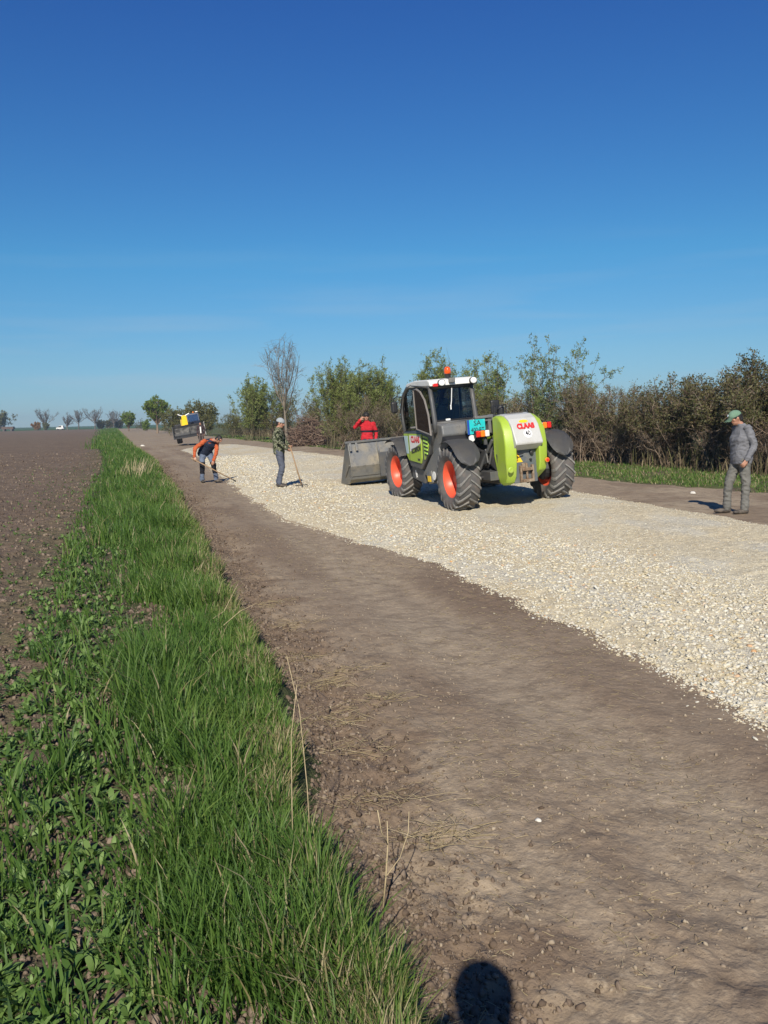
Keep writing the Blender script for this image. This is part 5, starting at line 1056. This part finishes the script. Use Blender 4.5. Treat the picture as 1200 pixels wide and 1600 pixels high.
pl('shrub', 'grey low thicket on the skyline right of the small green tree', 'shrub', 208, 232, 659, 330, 'far', 'bramble', nst=20, n2=300, n3=800, nl=1200, ls=.3, seed=85, group=GT, fan=1.3)
GF = 'far trees beyond the ploughed field'
ft = [  # px0 px1 top leaf trunk label
 (-14, 14, 645, 'olive', 1.5, 3500, 'grey green tree at the left edge of the skyline beside the dark trailer'),
 (60, 83, 641, None, 3.2, 0, 'bare round crowned tree right of the rust coloured bush'),
 (100, 111, 651, None, 2.2, 0, 'smallest bare tree on the skyline right of the white vehicle'),
 (111, 135, 643, None, 4.0, 0, 'bare tree with forked trunk, left of the pair on the skyline'),
 (135, 162, 641, None, 4.0, 0, 'bare tree with spreading crown, right of the pair on the skyline'),
 (168, 188, 645, None, 3.0, 0, 'bare bluish tree left of the small green tree'),
]
for i, (a, b, t, lf, tr, nl, lab) in enumerate(ft): pl('far_tree', lab, 'tree', a, b, t, 440, 'far', lf or 'olive', nst=14, n2=160, n3=900, nl=nl, ls=.5, asp=.4, trunk=tr, stemr=.13, seed=90 + i, group=GF, l2=.42, l3=.24, fan=2.0)
pl('far_bush', 'rust coloured bush on the skyline left of the bare round tree', 'shrub', 50, 63, 660, 440, 'far', 'rust', nst=24, n2=200, n3=500, nl=2600, ls=.5, asp=.4, seed=97, group=GF, fan=1.2, stemr=.05)
pl('far_bush', 'grey green bush at the foot of the bare round tree', 'shrub', 66, 76, 661, 436, 'far', 'olive', nst=20, n2=200, n3=400, nl=2000, ls=.45, asp=.4, seed=98, group=GF, fan=1.2, stemr=.05)
for i, (a, b, t, lab) in enumerate([(150, 166, 658, 'dark low thicket on the skyline under the bare pair of trees'), (163, 178, 656, 'dark low thicket on the skyline left of the bluish tree'), (176, 194, 655, 'dark low thicket on the skyline touching the small green tree')]):
    pl('far_bush', lab, 'shrub', a, b, t, 445, 'far', 'bramble', nst=30, n2=300, n3=900, nl=2600, ls=.5, asp=.3, seed=101 + i, group=GF, fan=1.3, stemr=.06)
# far vehicles
x, y = pixd(13, 425); t = thing('trailer', 'long dark farm trailer at the left edge of the skyline', 'trailer', (x, y, hz(x, y)))
bmobj('body', add_prism(B(), [(-2.9, .9), (-2.7, 2.1), (2.7, 2.1), (2.9, .9)], -1.1, 1.1), mat('trailer_brown', (.10, .065, .05), .7), t, bevel=.05)
for q in (-1.8, 1.8): bmobj('wheel', add_lathe(B(), [(.2, -1.1), (.5, -1.1), (.5, 1.1), (.2, 1.1)], c=(q, 0, .5), n=16), K_tyre, t)
x, y = pixd(95, 425); t = thing('van', 'tiny white vehicle parked on the green field by the skyline', 'van', (x, y, hz(x, y)))
vb = bmobj('body', add_prism(B(), [(-1.9, .4), (-1.9, 1.1), (-1.2, 1.25), (-.6, 2.0), (1.4, 2.1), (1.6, .4)], -.85, .85), K_white, t, bevel=.1)
bmobj('window', add_prism(B(), [(-1.05, 1.28), (-.55, 1.9), (.6, 1.95), (.6, 1.28)], -.86, .86), K_black, t)
for q in (-1.2, 1.0): bmobj('wheel', add_lathe(B(), [(.1, -.87), (.35, -.87), (.35, .87), (.1, .87)], c=(q, 0, .35), n=14), K_black, t)
# skyline: far green field edge and single pale stones
def stone(label, px, py, s, m_=None, cat='stone'):
    x, y = pix(px, py); r_ = np.random.default_rng(int(px)); V = STV * (1 + r_.uniform(-.2, .2, STV.shape)) * s * np.array([1.2, .9, .6]); u, v = xy2uv(x, y); zz = float(ZT(np.array([u]), np.array([v]))[0])
    o = npmesh('stone', V, [STF], m_ or M_pst); o.location = (x, y, zz + s * .25); o.rotation_euler = (0, 0, px); b_ = o.modifiers.new('b', 'BEVEL'); b_.width = s * .15; b_.segments = 2; setup(o, label, cat)
M_pst = mat('pale_stone', (.60, .57, .50), .8, bump=(40, .4, .01))
stone('small white stone alone on the dirt track near the bottom of the picture', 841, 1278, .016)
stone('pale stone on the dirt just outside the gravel edge, left of centre', 722, 902, .035)
stone('white lump lying on the dirt shoulder left of the capped man', 1083, 771, .07)
stone('pale rock at the track edge beside the far stretch of grass bank', 223, 697, .17)
# dry stalks on the bank
def stalk(label, base, pts, r=.0035, forks=()):
    x, y = pix(*base); u, v = xy2uv(x, y); zz = float(ZT(np.array([u]), np.array([v]))[0]); t = thing('dry_stalk', label, 'dry stalk', (x, y, zz))
    def P(px, py, dy): d = ray(px, py); k = (y + dy) / d.y; return Vector((d.x * k - x, dy, CAMH + d.z * k - zz))
    L_ = [Vector((0, 0, 0))] + [P(*p) for p in pts]; bm = B(); add_tube(bm, L_, [r * (1.2 - .8 * i / len(L_)) for i in range(len(L_))], 6); bmobj('stem', bm, M_dry1, t, sm=True)
    for f_ in forks: bm = B(); add_tube(bm, [L_[f_[0]]] + [P(*p) for p in f_[1]], r * .6, 5); bmobj('side_stem', bm, M_dry1, t, sm=True)
M_dry1 = mat('dry_stem', (.46, .37, .22), .8, noise=(30, (.30, .23, .13), .4, .8))
stalk('tall forked dry stalk leaning out over the dirt near the bottom of the picture', (597, 1425), [(603, 1370, 0), (606, 1320, 0), (605, 1283, .02)], .0032, [(1, [(625, 1340, .05), (638, 1300, .06), (639, 1268, .08)]), (2, [(596, 1300, -.03), (590, 1266, -.04)])])
stalk('long thin straw rising from the grass, left one of the near pair', (460, 1400), [(456, 1250, .02), (455, 1150, .03), (464, 1070, .05)], .0020)
stalk('long thin straw bending left over the cut edge, right one of the near pair', (488, 1385), [(480, 1230, .02), (468, 1110, .02), (448, 1025, .04)], .0020)
stalk('thin pale grass stem leaning right beyond the bank edge', (305, 1030), [(340, 985, .1), (375, 955, .15), (402, 942, .2)], .003)
stalk('dry stem leaning right across the bank a little farther on', (290, 1020), [(320, 975, .2), (350, 955, .3), (372, 912, .4)], .003)
stalk('lone straw leaning right above the far grass', (240, 828), [(247, 805, .1), (252, 790, .1), (258, 783, .15)], .004)
# clump of dry grass further down the bank
u0, v0 = xy2uv(*pix(212, 755)); n = 170
tt0 = thing('dry_grass_clump', 'clump of tall pale dry grass standing on the green bank in the distance', 'dry grass', (*uv2xy(u0, v0), 0))
u = u0 + rng.normal(0, .22, n); v = v0 + rng.normal(0, .8, n); x_, y_, z_ = place(u, v)
o = blades('blades', u, v, rng.uniform(.35, .75, n), np.full(n, .014), np.abs(rng.normal(.35, .15, n)), rng.normal(0.1, .7, n), rng.uniform(.4, 1, n), M_dry, None, None, kind='stuff', xy=(x_ - tt0.location.x, y_ - tt0.location.y, z_), parent=tt0)
# ---------------------------------------------------------------- air
hm = bpy.data.materials.new('air'); hm.use_nodes = True; t = hm.node_tree; t.nodes.remove(t.nodes['Principled BSDF']); pv = t.nodes.new('ShaderNodeVolumePrincipled')
pv.inputs['Color'].default_value = (.66, .84, .97, 1); pv.inputs['Density'].default_value = HAZE; pv.inputs['Anisotropy'].default_value = .2; t.links.new(pv.outputs[0], t.nodes['Material Output'].inputs['Volume'])
if HAZE: hb = bmobj('haze', add_box(B(), (0, 600, 7.5), (2400, 1300, 18)), hm, None); setup(hb, 'thin pale air softening the far trees', 'haze', kind='stuff')
